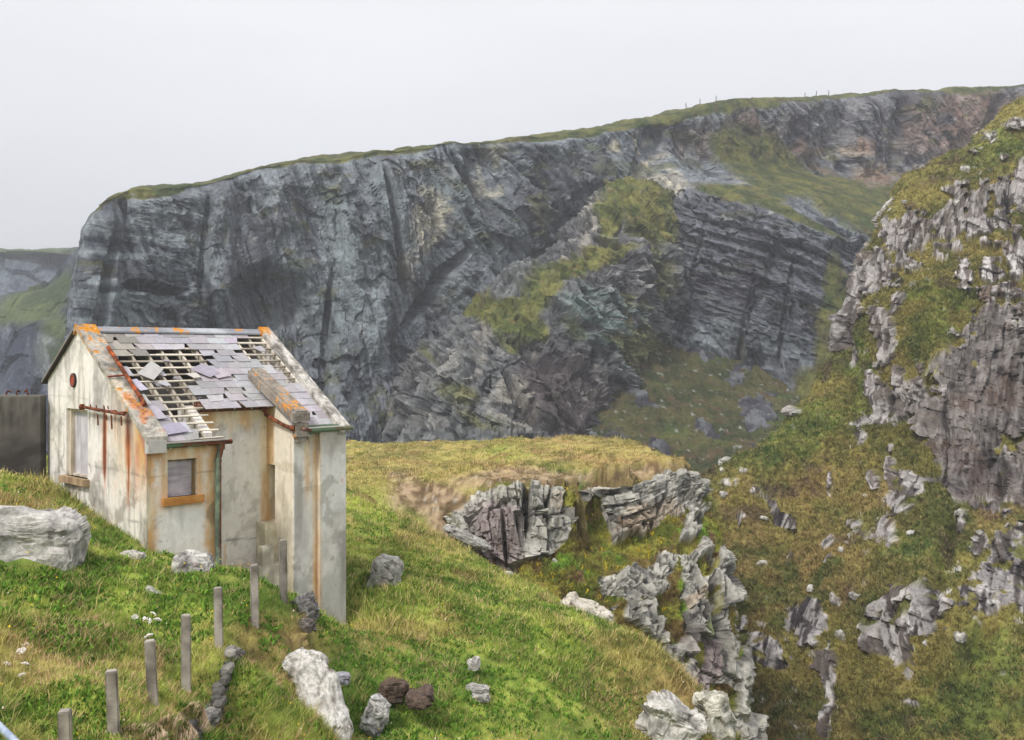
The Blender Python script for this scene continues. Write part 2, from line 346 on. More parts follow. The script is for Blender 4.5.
simple_land('rock_spur', [
    # columns: hidden left, left foot, prow, crest..., right foot
    [(640, 182, 206), (610, 182, 199), (622, 178, 196), (645, 182, 196), (668, 192, 200), (690, 205, 212)],
    [(610, 230, 205), (588, 215, 193), (608, 200, 186), (640, 215, 186), (668, 225, 193), (690, 240, 208)],
    [(570, 270, 205), (545, 258, 190), (580, 250, 177), (625, 260, 177), (662, 275, 185), (690, 290, 203)],
    [(520, 310, 204), (478, 300, 182), (530, 295, 168), (590, 300, 168), (650, 325, 180), (680, 345, 198)],
    [(440, 345, 200), (432, 345, 174), (490, 325, 160), (560, 345, 160), (620, 370, 170), (655, 395, 188)],
    [(380, 390, 195), (402, 378, 168), (470, 370, 154), (545, 385, 153), (605, 405, 160), (630, 430, 178)],
    [(370, 460, 190), (390, 425, 164), (470, 425, 150), (545, 430, 149), (605, 430, 154), (625, 455, 170)],
    [(370, 540, 186), (385, 520, 160), (470, 520, 146), (545, 520, 145), (605, 500, 150), (640, 520, 165)]],
    [34, 40, 44, 48, 50, 46, 20], [30, 70, 80, 70, 40], 321, sp, 3.2, M_far, 5.5, 'rocky spur with grass on its crest rising against the main cliff', 'cliff')

# --- dark grassy talus at the head of the bay
def ta(P, px, py, W, f1, e1):
    g = np.ones_like(px)
    rk = blobs(px, py, [(756, 412, 15, 17, 10), (600, 372, 14, 14, 40, .7), (640, 400, 18, 6, 40, .6), (770, 455, 20, 6, 0, .7), (705, 430, 12, 5, 30, .8), (520, 385, 10, 20, 0, .8), (660, 450, 12, 5, 20, .8), (735, 375, 7, 9), (610, 440, 18, 10, 0, .5), (690, 350, 30, 7, 20, .6), (812, 395, 8, 30, 0, .5)], W*1.8+fbm(P/1.5, 3, 4)*.7)
    c = mix(lin(54, 64, 36), lin(88, 86, 52), sm(fbm(P/4, 4, 9), -.5, .5)); c = mix(c, lin(96, 78, 58), sm(fbm(P/1.5, 3, 19), .0, .6)*.75)
    c = mix(c, lin(84, 108, 48), sm(fbm(P/6, 3, 29), .2, .7)*.5)
    sc = sm(fbm(P/.8, 2, 5), .5, .7); c = mix(c, lin(190, 190, 188), sc*.5)
    c = mix(c, mix(lin(62, 62, 70), lin(110, 112, 116), sm(f1, -.3, .4)), sm(rk, .3, .6))
    return c, 1-rk, fbm(P/1.2, 3, 6)*.5+ridged(P/2.5, 2, 8)*.4+rk*.6
simple_land('talus_slope', [[(440, 330, 205), (520, 320, 203), (600, 310, 200), (700, 350, 192), (770, 370, 190), (860, 380, 196)],
                      [(440, 370, 192), (520, 350, 190), (600, 345, 186), (700, 385, 178), (770, 398, 180), (860, 410, 188)],
                      [(440, 420, 170), (520, 410, 168), (600, 405, 166), (700, 425, 162), (770, 430, 164), (860, 440, 172)],
                      [(440, 500, 150), (520, 480, 148), (600, 470, 147), (700, 475, 146), (770, 475, 148), (860, 490, 152)],
                      [(440, 620, 132), (520, 600, 130), (600, 580, 130), (700, 580, 130), (770, 580, 130), (860, 600, 135)]], [50, 60, 60, 20], [50, 60, 80, 60, 60], 331, ta, 1.6, M_far, 3., 'dark grassy slope at the head of the bay', 'hillside')
# ------------------------------------------------------------------ right-hand slope
BL_V = []; BL_F = []; BL_C = []; 
def blades(P, nrm, h, w, col, lean=.45, seed=1, curve=.5, name='grass', label='wind-blown grass and low herbs', mat=None, three=False):
    """one mesh of tapering blades rooted at P"""
    R = np.random.default_rng(seed); n = len(P)
    a = R.uniform(0, 2*np.pi, n); side = np.stack([np.cos(a), np.sin(a)*.6, np.zeros(n)], -1)*(w/2)[:, None]
    b = R.uniform(0, 2*np.pi, n); ln = R.uniform(.2, 1, n)*lean
    up = nrm*.35+np.array([0, 0, .65]); up /= np.linalg.norm(up, axis=-1, keepdims=True)
    d = up+np.stack([np.cos(b)*ln+.12, np.sin(b)*ln, -ln*.2], -1); d /= np.linalg.norm(d, axis=-1, keepdims=True)
    mid = P+d*(h*.55)[:, None]
    d2 = d+np.stack([np.cos(b)*ln, np.sin(b)*ln, -ln*.5], -1)*curve*2; d2 /= np.linalg.norm(d2, axis=-1, keepdims=True)
    tip = mid+d2*(h*.5)[:, None]
    V = np.stack([P-side, P+side, mid+side*.75, mid-side*.75, tip], 1)
    i = np.arange(n)[:, None]*5
    Fq = np.concatenate([i+np.array([0, 1, 2]), i+np.array([0, 2, 3]), i+np.array([3, 2, 4])], 0)
    C = np.stack([col*.85, col*.85, col, col, col*1.12], 1)
    o = mesh_np(name, V, Fq, mat or M_blade, C)
    return tag(o, label, 'grass', kind='stuff')

def right_slope():
    rows = [
     [(1150, 70, 165), (1100, 62, 125), (1115, 72, 122), (1140, 90, 118), (1180, 110, 115)],
     [(1080, 130, 160), (1024, 110, 120), (1060, 135, 112), (1120, 155, 106), (1180, 165, 102)],
     [(1020, 190, 150), (950, 166, 114), (1000, 180, 106), (1080, 205, 98), (1180, 225, 94)],
     [(950, 240, 145), (882, 215, 108), (955, 232, 99), (1050, 250, 92), (1180, 270, 88)],
     [(900, 300, 140), (846, 288, 103), (915, 300, 92), (1000, 305, 88), (1180, 320, 82)],
     [(880, 380, 135), (836, 362, 98), (900, 372, 88), (960, 380, 82), (1180, 390, 76)],
     [(820, 455, 130), (778, 430, 92), (860, 440, 84), (960, 455, 76), (1180, 465, 70)],
     [(740, 540, 115), (704, 480, 86), (830, 505, 79), (970, 520, 70), (1180, 535, 65)],
     [(650, 600, 100), (680, 570, 80), (810, 585, 72), (950, 600, 63), (1180, 615, 59)],
     [(620, 700, 92), (680, 660, 74), (810, 670, 66), (950, 680, 58), (1180, 700, 54)],
     [(600, 800, 88), (690, 760, 68), (830, 765, 60), (970, 770, 53), (1180, 780, 49)],
     [(600, 950, 84), (700, 900, 62), (840, 900, 56), (980, 900, 50), (1180, 900, 45)]]
    P, px, py = ctrl_patch(rows, [20, 60, 70, 90, 96, 96, 76, 96, 90, 84, 12], [14, 190, 220, 130])
    px, py = proj(P)
    n = orient(P)
    W = fbm(P/2.2, 4, 205)*.85+fbm(P/.7, 2, 206)*.5+.10
    rocks = [ # crag line along the upper edge
      (862, 270, 26, 26, -50), (850, 305, 16, 34, 10), (846, 330, 9, 26, 5), (895, 235, 14, 34, -35), (918, 225, 22, 18, -20), (948, 222, 16, 26, 15), (978, 212, 12, 24, 20), (1005, 205, 12, 26, 10, .8), (1022, 190, 10, 30, 0),
      (890, 340, 12, 26, 15), (880, 320, 10, 12), (900, 300, 8, 10, 0, .7), (965, 270, 12, 18, 10), (990, 268, 12, 14), (985, 225, 14, 16), (1018, 255, 10, 30),
      (880, 395, 18, 18, 20, .8), (868, 425, 20, 12, -40, .7), (905, 385, 10, 22, 10),
      # big face on the right
      (1000, 340, 28, 56, 8), (1008, 400, 56, 90, 5), (955, 410, 30, 60, 20), (925, 400, 14, 40, -10), (1030, 420, 40, 100), (960, 370, 16, 60, 15), (985, 470, 45, 36, 30), (1015, 480, 30, 30),
      (908, 490, 16, 30, 20), (893, 470, 8, 20, 0), (865, 440, 8, 14), (880, 480, 6, 12), (830, 487, 3, 12, 0, .9),
      (980, 540, 10, 16, 0), (1005, 545, 18, 26, 20, .9), (990, 592, 26, 30, 20), (960, 520, 10, 20, 0, .7), (1020, 570, 14, 50),
      (908, 625, 34, 36, 10), (930, 620, 18, 40, 20), (880, 625, 16, 26, 5), (895, 650, 12, 26), (808, 625, 24, 17, -10), (762, 655, 22, 14, 0), (740, 640, 8, 24, 10, .7),
      (828, 670, 12, 30, 12), (824, 705, 8, 30, 5), (865, 540, 8, 20, -25), (770, 505, 8, 18, -50, .8), (785, 520, 12, 8, 30), (742, 523, 8, 7, 0), (835, 545, 5, 14, 0, .8), (890, 540, 8, 14, -20, .9), (712, 515, 6, 6), (730, 488, 10, 6, 30, .8),
      (905, 700, 10, 5, 0, .7), (800, 415, 4, 4), (1014, 350, 24, 56), (1015, 130, 10, 8, -30, .7), (990, 140, 8, 6, 0, .6), (1000, 165, 8, 5, 0, .7), (975, 160, 6, 5, 0, .6), (835, 600, 4, 10, 0, .6), (790, 560, 4, 10, 0, .6), (953, 470, 8, 30)]
    R = blobs(px, py, rocks, W, .22)
    strong = blobs(px, py, [(1000, 400, 70, 100, 5), (960, 400, 40, 80, 10), (1000, 480, 60, 30)], W, .3)
    R = R*(1-.45*sm(fbm(P/np.array([1.1, 1.1, 2.2]), 3, 299), .0, .35)*sm(py, 430, 500)*(1-strong)); crag = sm(R, .42, .7)
    ca, sa = math.cos(math.radians(23)), math.sin(math.radians(23)); PR = np.stack([P[..., 0]*ca-P[..., 1]*sa, P[..., 0]*sa+P[..., 1]*ca, P[..., 2]], -1)
    Q = rotY(PR, 7)*np.array([1, .3, 1])
    wv = np.stack([fbm(P/2, 3, 3), fbm(P/2, 3, 2), fbm(P/2, 3, 1)], -1)
    wq = np.stack([fbm(P/4, 2, 3), fbm(P/4, 2, 2), fbm(P/4, 2, 1)], -1)
    f1, e1 = joints(Q+wq*.8, [2.0, 5, 5.5], 211, 1.0); f1b, e1b = joints(rotY(PR, 16)*np.array([1, .3, 1])+wq*.5, [1.1, 3, 2.4], 212, 1.2); f1 = f1*.7+f1b*.35
    rib = ridged((Q+wq*.6)/np.array([1.5, 3., 11.]), 4, 213); rib2 = ridged((Q+wq*.25)/np.array([.5, 2., 4.5]), 3, 214)
    f2, e2 = joints(Q+wq*.3, [.45, 1.2, 1.3], 221, 1.4)
    fine = ridged(Q/np.array([.5, .6, 2.6])+wv*.5, 4, 222)
    st = fbm((Q+wq*.3)/np.array([.45, .7, 6.]), 4, 231)
    tus = np.abs(fbm(P/np.array([1.1, 1.1, .8]), 3, 241))
    low = sm(py, 430, 500)
    d = crag*(.20-.22*low+f1*(.70-.2*low)+f2*.13+rib*.75+rib2*.22+st*.15+fine*.06)+(1-crag)*(tus*.55+fbm(P/.35, 2, 243)*.10)+fbm(P/9, 3, 251)*2.4
    d = d+strong*(fbm(Q/np.array([2.5, 2.5, 14.]), 3, 252)*2.2)
    gull = blobs(px, py, [(945, 560, 10, 60, 10, .6), (880, 700, 8, 60, 30, .5), (850, 370, 8, 40, 0, .5), (975, 650, 12, 60, 30, .5)], W*.5); d = d-gull*2
    nh = n.copy(); nh[..., 2] *= 1-.8*crag; nh /= np.linalg.norm(nh, axis=-1, keepdims=True)
    P2 = P+nh*d[..., None]
    # turf colours
    a = fbm(P/6, 4, 261); b = fbm(P/1.3, 3, 262); c3 = fbm(P/.5, 2, 263)
    g = mix(lin(90, 94, 48), lin(138, 128, 70), sm(a+b*.5, -.35, .4))
    green = blobs(px, py, [(935, 340, 26, 40, 30), (945, 300, 30, 20), (800, 440, 50, 26, -30), (910, 560, 60, 16, -15), (960, 690, 80, 40, -25), (1000, 650, 40, 40), (860, 380, 16, 40), (1000, 160, 40, 30), (840, 520, 30, 14, 0, .5), (890, 725, 90, 20, 0, .7), (700, 600, 60, 40, 0, .2)], W)
    g = mix(g, mix(lin(72, 90, 40), lin(120, 130, 62), sm(b+c3*.4, -.4, .4)), green*.85)
    brown = blobs(px, py, [(790, 560, 80, 70, 0, .8), (850, 500, 60, 40, 0, .6), (800, 720, 60, 50, 0, .7), (1000, 510, 40, 30, 0, .6), (870, 570, 60, 26, 0, .5), (1000, 200, 30, 50, 0, .4), (740, 590, 40, 60, 0, .7)], W)
    g = mix(g, mix(lin(104, 84, 52), lin(150, 124, 82), sm(c3+b*.5, -.4, .4)), brown*sm(b, -.5, .3)*.75)
    g = mix(g, lin(88, 62, 66), sm(fbm(P/1.8, 3, 264), .3, .6)*.5)
    rk = mix(lin(38, 35, 34), lin(112, 104, 98), sm(f2*.25+st*.7+rib2*.35+rib*.35, -.5, .6))
    rk = mix(rk, lin(104, 84, 70), sm(fbm(P/2.5, 3, 265), -.1, .4)*.6*np.clip(strong+.35, 0, 1))
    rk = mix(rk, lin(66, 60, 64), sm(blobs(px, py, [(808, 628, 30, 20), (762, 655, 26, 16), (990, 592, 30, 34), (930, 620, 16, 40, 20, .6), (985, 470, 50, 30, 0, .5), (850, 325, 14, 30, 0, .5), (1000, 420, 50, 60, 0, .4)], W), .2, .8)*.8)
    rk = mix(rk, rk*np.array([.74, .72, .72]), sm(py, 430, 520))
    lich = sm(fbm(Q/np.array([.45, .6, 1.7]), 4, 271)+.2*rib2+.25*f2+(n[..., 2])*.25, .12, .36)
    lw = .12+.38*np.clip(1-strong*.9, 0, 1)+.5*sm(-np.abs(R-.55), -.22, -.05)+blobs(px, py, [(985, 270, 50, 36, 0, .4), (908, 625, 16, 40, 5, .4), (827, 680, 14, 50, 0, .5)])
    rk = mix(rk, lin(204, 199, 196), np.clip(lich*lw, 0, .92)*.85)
    rk = mix(rk, lin(40, 38, 40), np.clip(.6*sm(-rib2, .2, .6)+.6*sm(-rib, .3, .7)+.3*sm(-e2, -.06, 0)+.5*sm(-e1, -.035, 0), 0, .9))
    edge = sm(b*.6+c3*.5, -.2, .3)
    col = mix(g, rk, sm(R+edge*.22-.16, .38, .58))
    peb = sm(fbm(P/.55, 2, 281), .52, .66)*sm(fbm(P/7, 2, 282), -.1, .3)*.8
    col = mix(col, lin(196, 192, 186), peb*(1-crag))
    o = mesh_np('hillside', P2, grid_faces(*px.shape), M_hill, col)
    tag(o, 'steep grassy slope with pale crags on the right', 'hillside', kind='structure')
    # tussock grass on it
    nn = orient(P2)
    ok = (R < .3) & (px > 690) & (px < 1060) & (py > 90) & (py < 770) & (P[..., 1] > 45)
    idx = np.argwhere(ok); Rg = np.random.default_rng(5)
    pick = idx[Rg.integers(0, len(idx), 36000)]
    K = 9
    base = P2[pick[:, 0], pick[:, 1]]; nb = nn[pick[:, 0], pick[:, 1]]; cb = col[pick[:, 0], pick[:, 1]]
    N = len(base)*K
    B = np.repeat(base, K, 0)+Rg.normal(0, .09, (N, 3))*np.array([1, 1, .4]); NB = np.repeat(nb, K, 0)
    hb = np.repeat(Rg.uniform(.18, .42, len(base)), K)*Rg.uniform(.7, 1.2, N)
    tint = np.repeat(Rg.uniform(.6, 1.55, len(base)), K)*Rg.uniform(.85, 1.15, N)
    str_ = np.repeat(Rg.random(len(base)), K)
    C = np.repeat(cb, K, 0)*tint[:, None]; C = mix(C, lin(176, 158, 104)*np.ones_like(C), (str_ > .82)*.55)
    blades(B-NB*.06, NB, hb, Rg.uniform(.035, .08, N), C, .8, 12, .6, 'tussock_grass', 'tussocky grass covering the right-hand slope')
    return P2, px, py, R
RS = right_slope()
# ------------------------------------------------------------------ near headland (height field)
CP = [ # px, py, Y of the ground
 (-60, 740, 12), (0, 740, 12.2), (66, 742, 12.6), (114, 728, 13), (153, 692, 14.3), (186, 672, 15.7), (219, 645, 17.5), (255, 612, 18.8), (283, 602, 19.9),
 (147, 550, 22), (48, 484, 25.9), (0, 476, 24.5), (-60, 470, 24), (-200, 480, 22), (0, 560, 17.5), (0, 640, 14.8), (-80, 600, 15), (60, 520, 20.5), (88, 545, 20), (218, 572, 23.0),
 (262, 585, 24.2), (300, 604, 23.6), (337, 632, 25.3), (350, 745, 18.5), (250, 742, 15.3), (180, 742, 13.6), (290, 655, 18.8), (240, 665, 16.6), (200, 720, 14.6), (380, 603, 26), (400, 650, 23.2), (360, 560, 31), (350, 500, 43), (345, 443, 66),
 (420, 580, 29), (400, 520, 40), (330, 690, 19.5), (400, 700, 20.5), (470, 690, 22),
 (450, 442, 64), (530, 440, 62), (600, 440, 60), (650, 450, 57), (600, 444, 64), (530, 444, 67), (450, 445, 70), (345, 446, 72), (655, 458, 60.5), (560, 450, 56), (630, 458, 54.5), (690, 468, 54.5), (450, 470, 54), (540, 462, 52), (620, 468, 52.5), (420, 500, 47.5), (440, 513, 46.6), (485, 489, 47), (528, 481, 46.6), (574, 484, 47.5), (588, 486, 51), (622, 486, 50.6), (662, 476, 52.6),
 (400, 740, 18.8), (500, 742, 20), (600, 742, 22.4), (700, 745, 25), (735, 745, 26), (560, 640, 27), (480, 600, 29), (620, 690, 26), (540, 700, 23),
 (420, 530, 41), (455, 545, 38), (490, 565, 35.5), (520, 582, 34), (590, 614, 31), (640, 642, 29.3), (680, 672, 28), (720, 722, 26.6)]
XYZ = [tuple(U(*c)) for c in CP]
XYZ += [(0, 0, -1.75), (-6, 0, -1.7), (6, 0, -2.2), (0, 5, -2.9), (-5, 5, -2.6), (5, 6, -4.0), (0, 9, -4.2), (-4, 9, -3.9), (-10, 8, -3), (-20, 10, -2), (-25, 25, -2.4), (-30, 40, -4), (-12, 34, -4.6), (-10, 44, -5.2), (-20, 55, -6), (-35, 65, -7), (-10, 66, -5.8), (-9, 27, -4.4), (-7, 29, -5), (-5, 30, -5.8),
        (6, 12, -6.5), (12, 10, -8), (20, 0, -8), (10, 18, -11), (8.5, 24, -14), (9, 28, -17), (14, 22, -20), (14, 30, -26), (20, 15, -22), (25, 30, -36), (11, 36, -22), (7.5, 31, -13.5), (5, 34.5, -11.6), (2.6, 37.6, -10.5), (.3, 39.5, -10), (-1.5, 41.2, -9.6), (-3.2, 43.6, -9.2),
        (0, 42, -11), (2, 44, -11.5), (4, 44, -12.5), (6, 44, -14), (8, 42, -18), (3, 46.5, -11), (-1, 44, -10), (5, 47, -11.5), (7, 49, -12), (9, 50, -14), (11, 46, -24), (13, 52, -26), (14, 60, -26), (9.5, 58, -13), (11.5, 58, -20),
        (3.6, 49, -10.5), (5, 49, -11), (6.3, 49.6, -11.5), (4.3, 49.9, -9.6), (5.2, 49.6, -10.5), (0, 74, -10), (-10, 78, -10), (8, 72, -12), (-25, 80, -14), (10, 85, -28), (-10, 95, -26), (-40, 90, -24), (25, 50, -40), (30, 80, -46), (-45, 30, -4), (-55, 60, -10), (-40, 0, 0)]
XYZ = np.array(XYZ)
def mqk(r2): return np.sqrt(r2+.6)
_d2 = ((XYZ[:, None, :2]-XYZ[None, :, :2])**2).sum(-1)
_A = np.zeros((len(XYZ)+3,)*2); _n = len(XYZ); _A[:_n, :_n] = -mqk(_d2)+np.eye(_n)*-.0; _A[:_n, _n] = 1; _A[:_n, _n+1:] = XYZ[:, :2]; _A[_n, :_n] = 1; _A[_n+1:, :_n] = XYZ[:, :2].T
_w = np.linalg.lstsq(_A, np.concatenate([XYZ[:, 2], np.zeros(3)]), rcond=None)[0]
def H0(x, y):
    x = np.asarray(x, float); y = np.asarray(y, float); r = np.full(x.shape, _w[_n])+_w[_n+1]*x+_w[_n+2]*y
    for k in range(_n): r = r-_w[k]*mqk((x-XYZ[k, 0])**2+(y-XYZ[k, 1])**2)
    return r
HX, HYY = -7.648, 22.0; C45 = math.sqrt(.5)
def house_st(x, y):
    return ((x-HX)+(y-HYY))*C45, (-(x-HX)+(y-HYY))*C45
def ground(x, y):
    z = H0(x, y); P = np.stack([x, y, z*.6], -1)
    cap = -5.62+(y-48)*.052; k = sm(y, 43.5, 46)*sm(-y, -66, -62); z = z+k*(np.minimum(z, cap-.02*np.maximum(z-cap, 0)*0)-z)
    s, t = house_st(x, y)
    near = sm(np.maximum(np.maximum(-s, s-5.3), np.maximum(-t, t-5.3)), -.3, .8)
    z = z-.12*sm(y, 50, 58)+(fbm(P/2.6, 4, 401)*.22*sm(y, 3, 10)+np.abs(fbm(P/.8, 3, 402))*.24-.05)*(.25+.75*near)+fbm(P/7, 2, 403)*.22*near*sm(y, 6, 12)
    return z
def gz(x, y): return float(ground(np.array([float(x)]), np.array([float(y)]))[0])

def near_ground():
    Ys = np.concatenate([np.linspace(-4, 9, 14)[:-1], np.exp(np.linspace(math.log(9), math.log(95), 430))])
    a = np.concatenate([np.linspace(-1.5, -.56, 30)[:-1], np.linspace(-.56, .35, 620), np.linspace(.35, 1.2, 30)[1:]])
    Y, A = np.meshgrid(Ys, a, indexing='ij'); X = A*np.maximum(Y, 12)
    Z = ground(X, Y); P = np.stack([X, Y, Z], -1)
    n = orient(P); n = n*np.sign(n[..., 2])[..., None]
    px = 512+F*X/np.maximum(Y, 3); py = HY-F*Z/np.maximum(Y, 3)
    col, bare, _ = turf(P, px, py)
    steep = sm(-n[..., 2], -.62, -.40)
    f1, e1 = facet(P/np.array([.8, .8, .6]), 411, 1.8)
    rk = mix(lin(120, 116, 110), lin(184, 180, 170), sm(f1+fbm(P/.4, 3, 412)*.5, -.4, .5)); rk = mix(rk, lin(60, 58, 54), sm(-e1, -.08, 0)*.5)
    col = mix(col, mix(lin(84, 68, 50), lin(128, 112, 74), sm(f1+fbm(P/.4, 3, 412), -.4, .4)), steep*.9)
    P = P+n*(steep*f1*.35)[..., None]
    o = mesh_np('ground', P, grid_faces(*Y.shape), M_soil, col)
    tag(o, 'grassy headland the cottage stands on', 'ground', kind='structure')
def turf(P, px, py):
    a = fbm(P/3.2, 4, 421); b = fbm(P/.9, 3, 422); c3 = fbm(P/.35, 2, 423); far = sm(P[..., 1], 34, 52)
    g = mix(lin(88, 112, 40), lin(158, 166, 78), sm(a+b*.4, -.45, .45))
    g = mix(g, lin(176, 166, 92), sm(b*.7+a*-.5+c3*.3, .05, .5)*.75)
    g = mix(g, lin(124, 96, 62), sm(fbm(P/1.4, 3, 424), .22, .5)*.7)
    W = fbm(P/2, 3, 425)*.4
    lush = blobs(px, py, [(90, 560, 90, 30, 15, .8), (120, 600, 100, 40, 10), (60, 700, 80, 40, 0, .8), (250, 690, 40, 50, 0, .7), (440, 690, 70, 60), (560, 660, 120, 60, 30, .8), (400, 560, 40, 60, 0, .6), (100, 640, 70, 30, 0, .8)], W)
    g = mix(g, mix(lin(78, 106, 34), lin(150, 168, 70), sm(b+c3*.5, -.4, .4)), lush*.75)
    dry = blobs(px, py, [(30, 660, 60, 40, 0, .7), (420, 470, 110, 30, 0, .9), (600, 452, 110, 22, 5, 1), (420, 455, 90, 20, 0, .9), (640, 690, 60, 60, 30, .8), (360, 450, 60, 16, 0, .8), (400, 640, 60, 20, 0, .5), (20, 500, 40, 14, 0, .8), (690, 700, 50, 50), (270, 640, 40, 30, 0, .8), (430, 540, 40, 20, 30, .6)], W)
    g = mix(g, mix(lin(126, 106, 66), lin(172, 150, 96), sm(c3+b*.6, -.4, .4)), dry*.7)
    bare = blobs(px, py, [(430, 500, 46, 20, 10), (450, 522, 30, 16, 20), (500, 478, 60, 9, -4, .8), (570, 478, 50, 7, 0, .9), (640, 474, 40, 6, 5, .8), (408, 478, 20, 5, 10, .7), (660, 466, 22, 3, 0, .8)], W)
    g = mix(g, mix(lin(92, 70, 54), lin(172, 148, 122), sm(c3*1.2+b*.6, -.5, .5)), bare*.9); g = mix(g, lin(190, 184, 172), bare*.5*sm(fbm(P/np.array([.28, .28, .1]), 2, 427), .5, .6))
    return g, bare, lush
near_ground()

def make_grass():
    R = np.random.default_rng(33)
    def sample(n, y0, y1, amin=-.52, amax=.30):
        y = np.exp(R.uniform(math.log(y0), math.log(y1), n)); return R.uniform(amin, amax, n)*y, y
    # tufts
    out = []
    for (n, y0, y1, K, sp, w0, w1, h0, h1) in ((34000, 11.2, 24, 9, .05, .006, .012, .08, .24), (32000, 24, 40, 8, .08, .012, .022, .10, .28), (26000, 40, 68, 8, .12, .022, .04, .12, .28)):
        x, y = sample(n, y0, y1); z = ground(x, y); P = np.stack([x, y, z], -1)
        e = .15; nx = (ground(x+e, y)-z)/e; ny = (ground(x, y+e)-z)/e
        nr = np.stack([-nx, -ny, np.ones_like(nx)], -1); nr /= np.linalg.norm(nr, axis=-1, keepdims=True)
        s, t = house_st(x, y)
        px, py = proj(P); c, bare, lush = turf(P, px, py)
        ok = ~((s > -.02) & (s < 5.25) & (t > -.02) & (t < 5.3)) & ~((s > 1.6) & (s < 3.7) & (t > -.1) & (t < 1.2)) & (nr[:, 2] > .35) & (py < 790) & (px > -60) & (px < 780) & (R.random(n) > bare*.85)
        for B in AVOID: ok &= ((x-B[0])**2+(y-B[1])**2 > B[2]**2)
        P, nr, c, px, py, lush = P[ok], nr[ok], c[ok], px[ok], py[ok], lush[ok]; m = len(P)
        tall = .7+.7*sm(fbm(P/1.6, 3, 431), -.2, .5)
        tall *= 1-.35*sm(P[:, 1], 30, 60)
        tint = R.uniform(.62, 1.5, m); kind = R.random(m)
        N = m*K; off = R.normal(0, 1, (N, 3))*sp*np.array([1, 1, .1])
        hh = .85*np.repeat(tall, K)*R.uniform(h0, h1, N)*np.repeat(R.uniform(.7, 1.3, m), K)
        C = np.repeat(c*tint[:, None], K, 0)*R.uniform(.8, 1.25, (N, 1))
        straw = np.repeat(kind > .82, K) & (R.random(N) < .7)
        C = mix(C, lin(200, 178, 124)*np.ones_like(C), straw*.75); hh = np.where(straw, hh*1.35, hh)
        drk = np.repeat(kind < .16, K); C = mix(C, lin(64, 88, 28)*np.ones_like(C), drk*.6)
        pz = blobs(px, py, [(180, 690, 60, 50, 0), (60, 650, 60, 50, 0, .8), (120, 725, 70, 30), (280, 650, 40, 40, 0, .9), (300, 690, 60, 50, 0, .6), (420, 665, 50, 30, 0, .7), (450, 500, 60, 40, 0, .6), (560, 470, 90, 30, 0, .6)])
        pk = np.repeat(R.random(m) < .03+.42*pz*sm(fbm(P/.7, 2, 433), -.2, .3), K); C = mix(C, lin(206, 164, 136)*np.ones_like(C), pk*.75)
        C = C*1.08
        out.append((np.repeat(P, K, 0)+off-np.array([0, 0, .02]), np.repeat(nr, K, 0), hh, R.uniform(w0, w1, N), C))
    # leafy herbs: short broad leaves in rosettes, and tiny yellow and white flowers
    n = 30000; x, y = sample(n, 11.2, 46); z = ground(x, y); P = np.stack([x, y, z], -1); s, t = house_st(x, y); px, py = proj(P); c, bare, lush = turf(P, px, py)
    ok = ~((s > -.02) & (s < 5.25) & (t > -.02) & (t < 5.3)) & (py < 790) & (px > -60) & (px < 740) & (fbm(P/1.1, 3, 441)+lush*.35 > .12) & (bare < .3)
    for B in AVOID: ok &= ((x-B[0])**2+(y-B[1])**2 > B[2]**2)
    P = P[ok]; m = len(P); K = 7; N = m*K; dist = np.repeat(P[:, 1], K)
    off = R.normal(0, 1, (N, 3))*np.array([.05, .05, .015]); C = mix(lin(58, 98, 30)*np.ones((N, 3)), lin(122, 158, 56)*np.ones((N, 3)), R.random(N))*np.repeat(R.uniform(.7, 1.25, m), K)[:, None]
    out.append((np.repeat(P, K, 0)+off, np.tile([0, 0, 1.], (N, 1)), R.uniform(.05, .12, N), R.uniform(.02, .045, N)*(.7+dist/40), C))
    n = 2600; x, y = sample(n, 12, 60); z = ground(x, y); P = np.stack([x, y, z], -1); s, t = house_st(x, y); px, py = proj(P)
    ok = ~((s > -.1) & (s < 5.3) & (t > -.1) & (t < 5.4)) & (px < 700) & (px > -40) & (fbm(P/2.5, 2, 451) > -.05); P = P[ok]; m = len(P)
    f = R.random(m); C = np.where((f < .45)[:, None], lin(226, 196, 40), np.where((f < .8)[:, None], lin(224, 206, 190), lin(206, 150, 140)))
    out.append((P+np.array([0, 0, .12])+R.uniform(0, .1, (m, 1))*np.array([0, 0, 1]), np.tile([0, 0, 1.], (m, 1)), R.uniform(.02, .035, m), R.uniform(.02, .035, m)*(.8+P[:, 1]/50), C))
    cat = [np.concatenate([o[k] for o in out]) for k in range(5)]
    blades(*cat, .75, 44, .6, 'meadow_grass', 'green and straw-coloured meadow grass over the near headland')
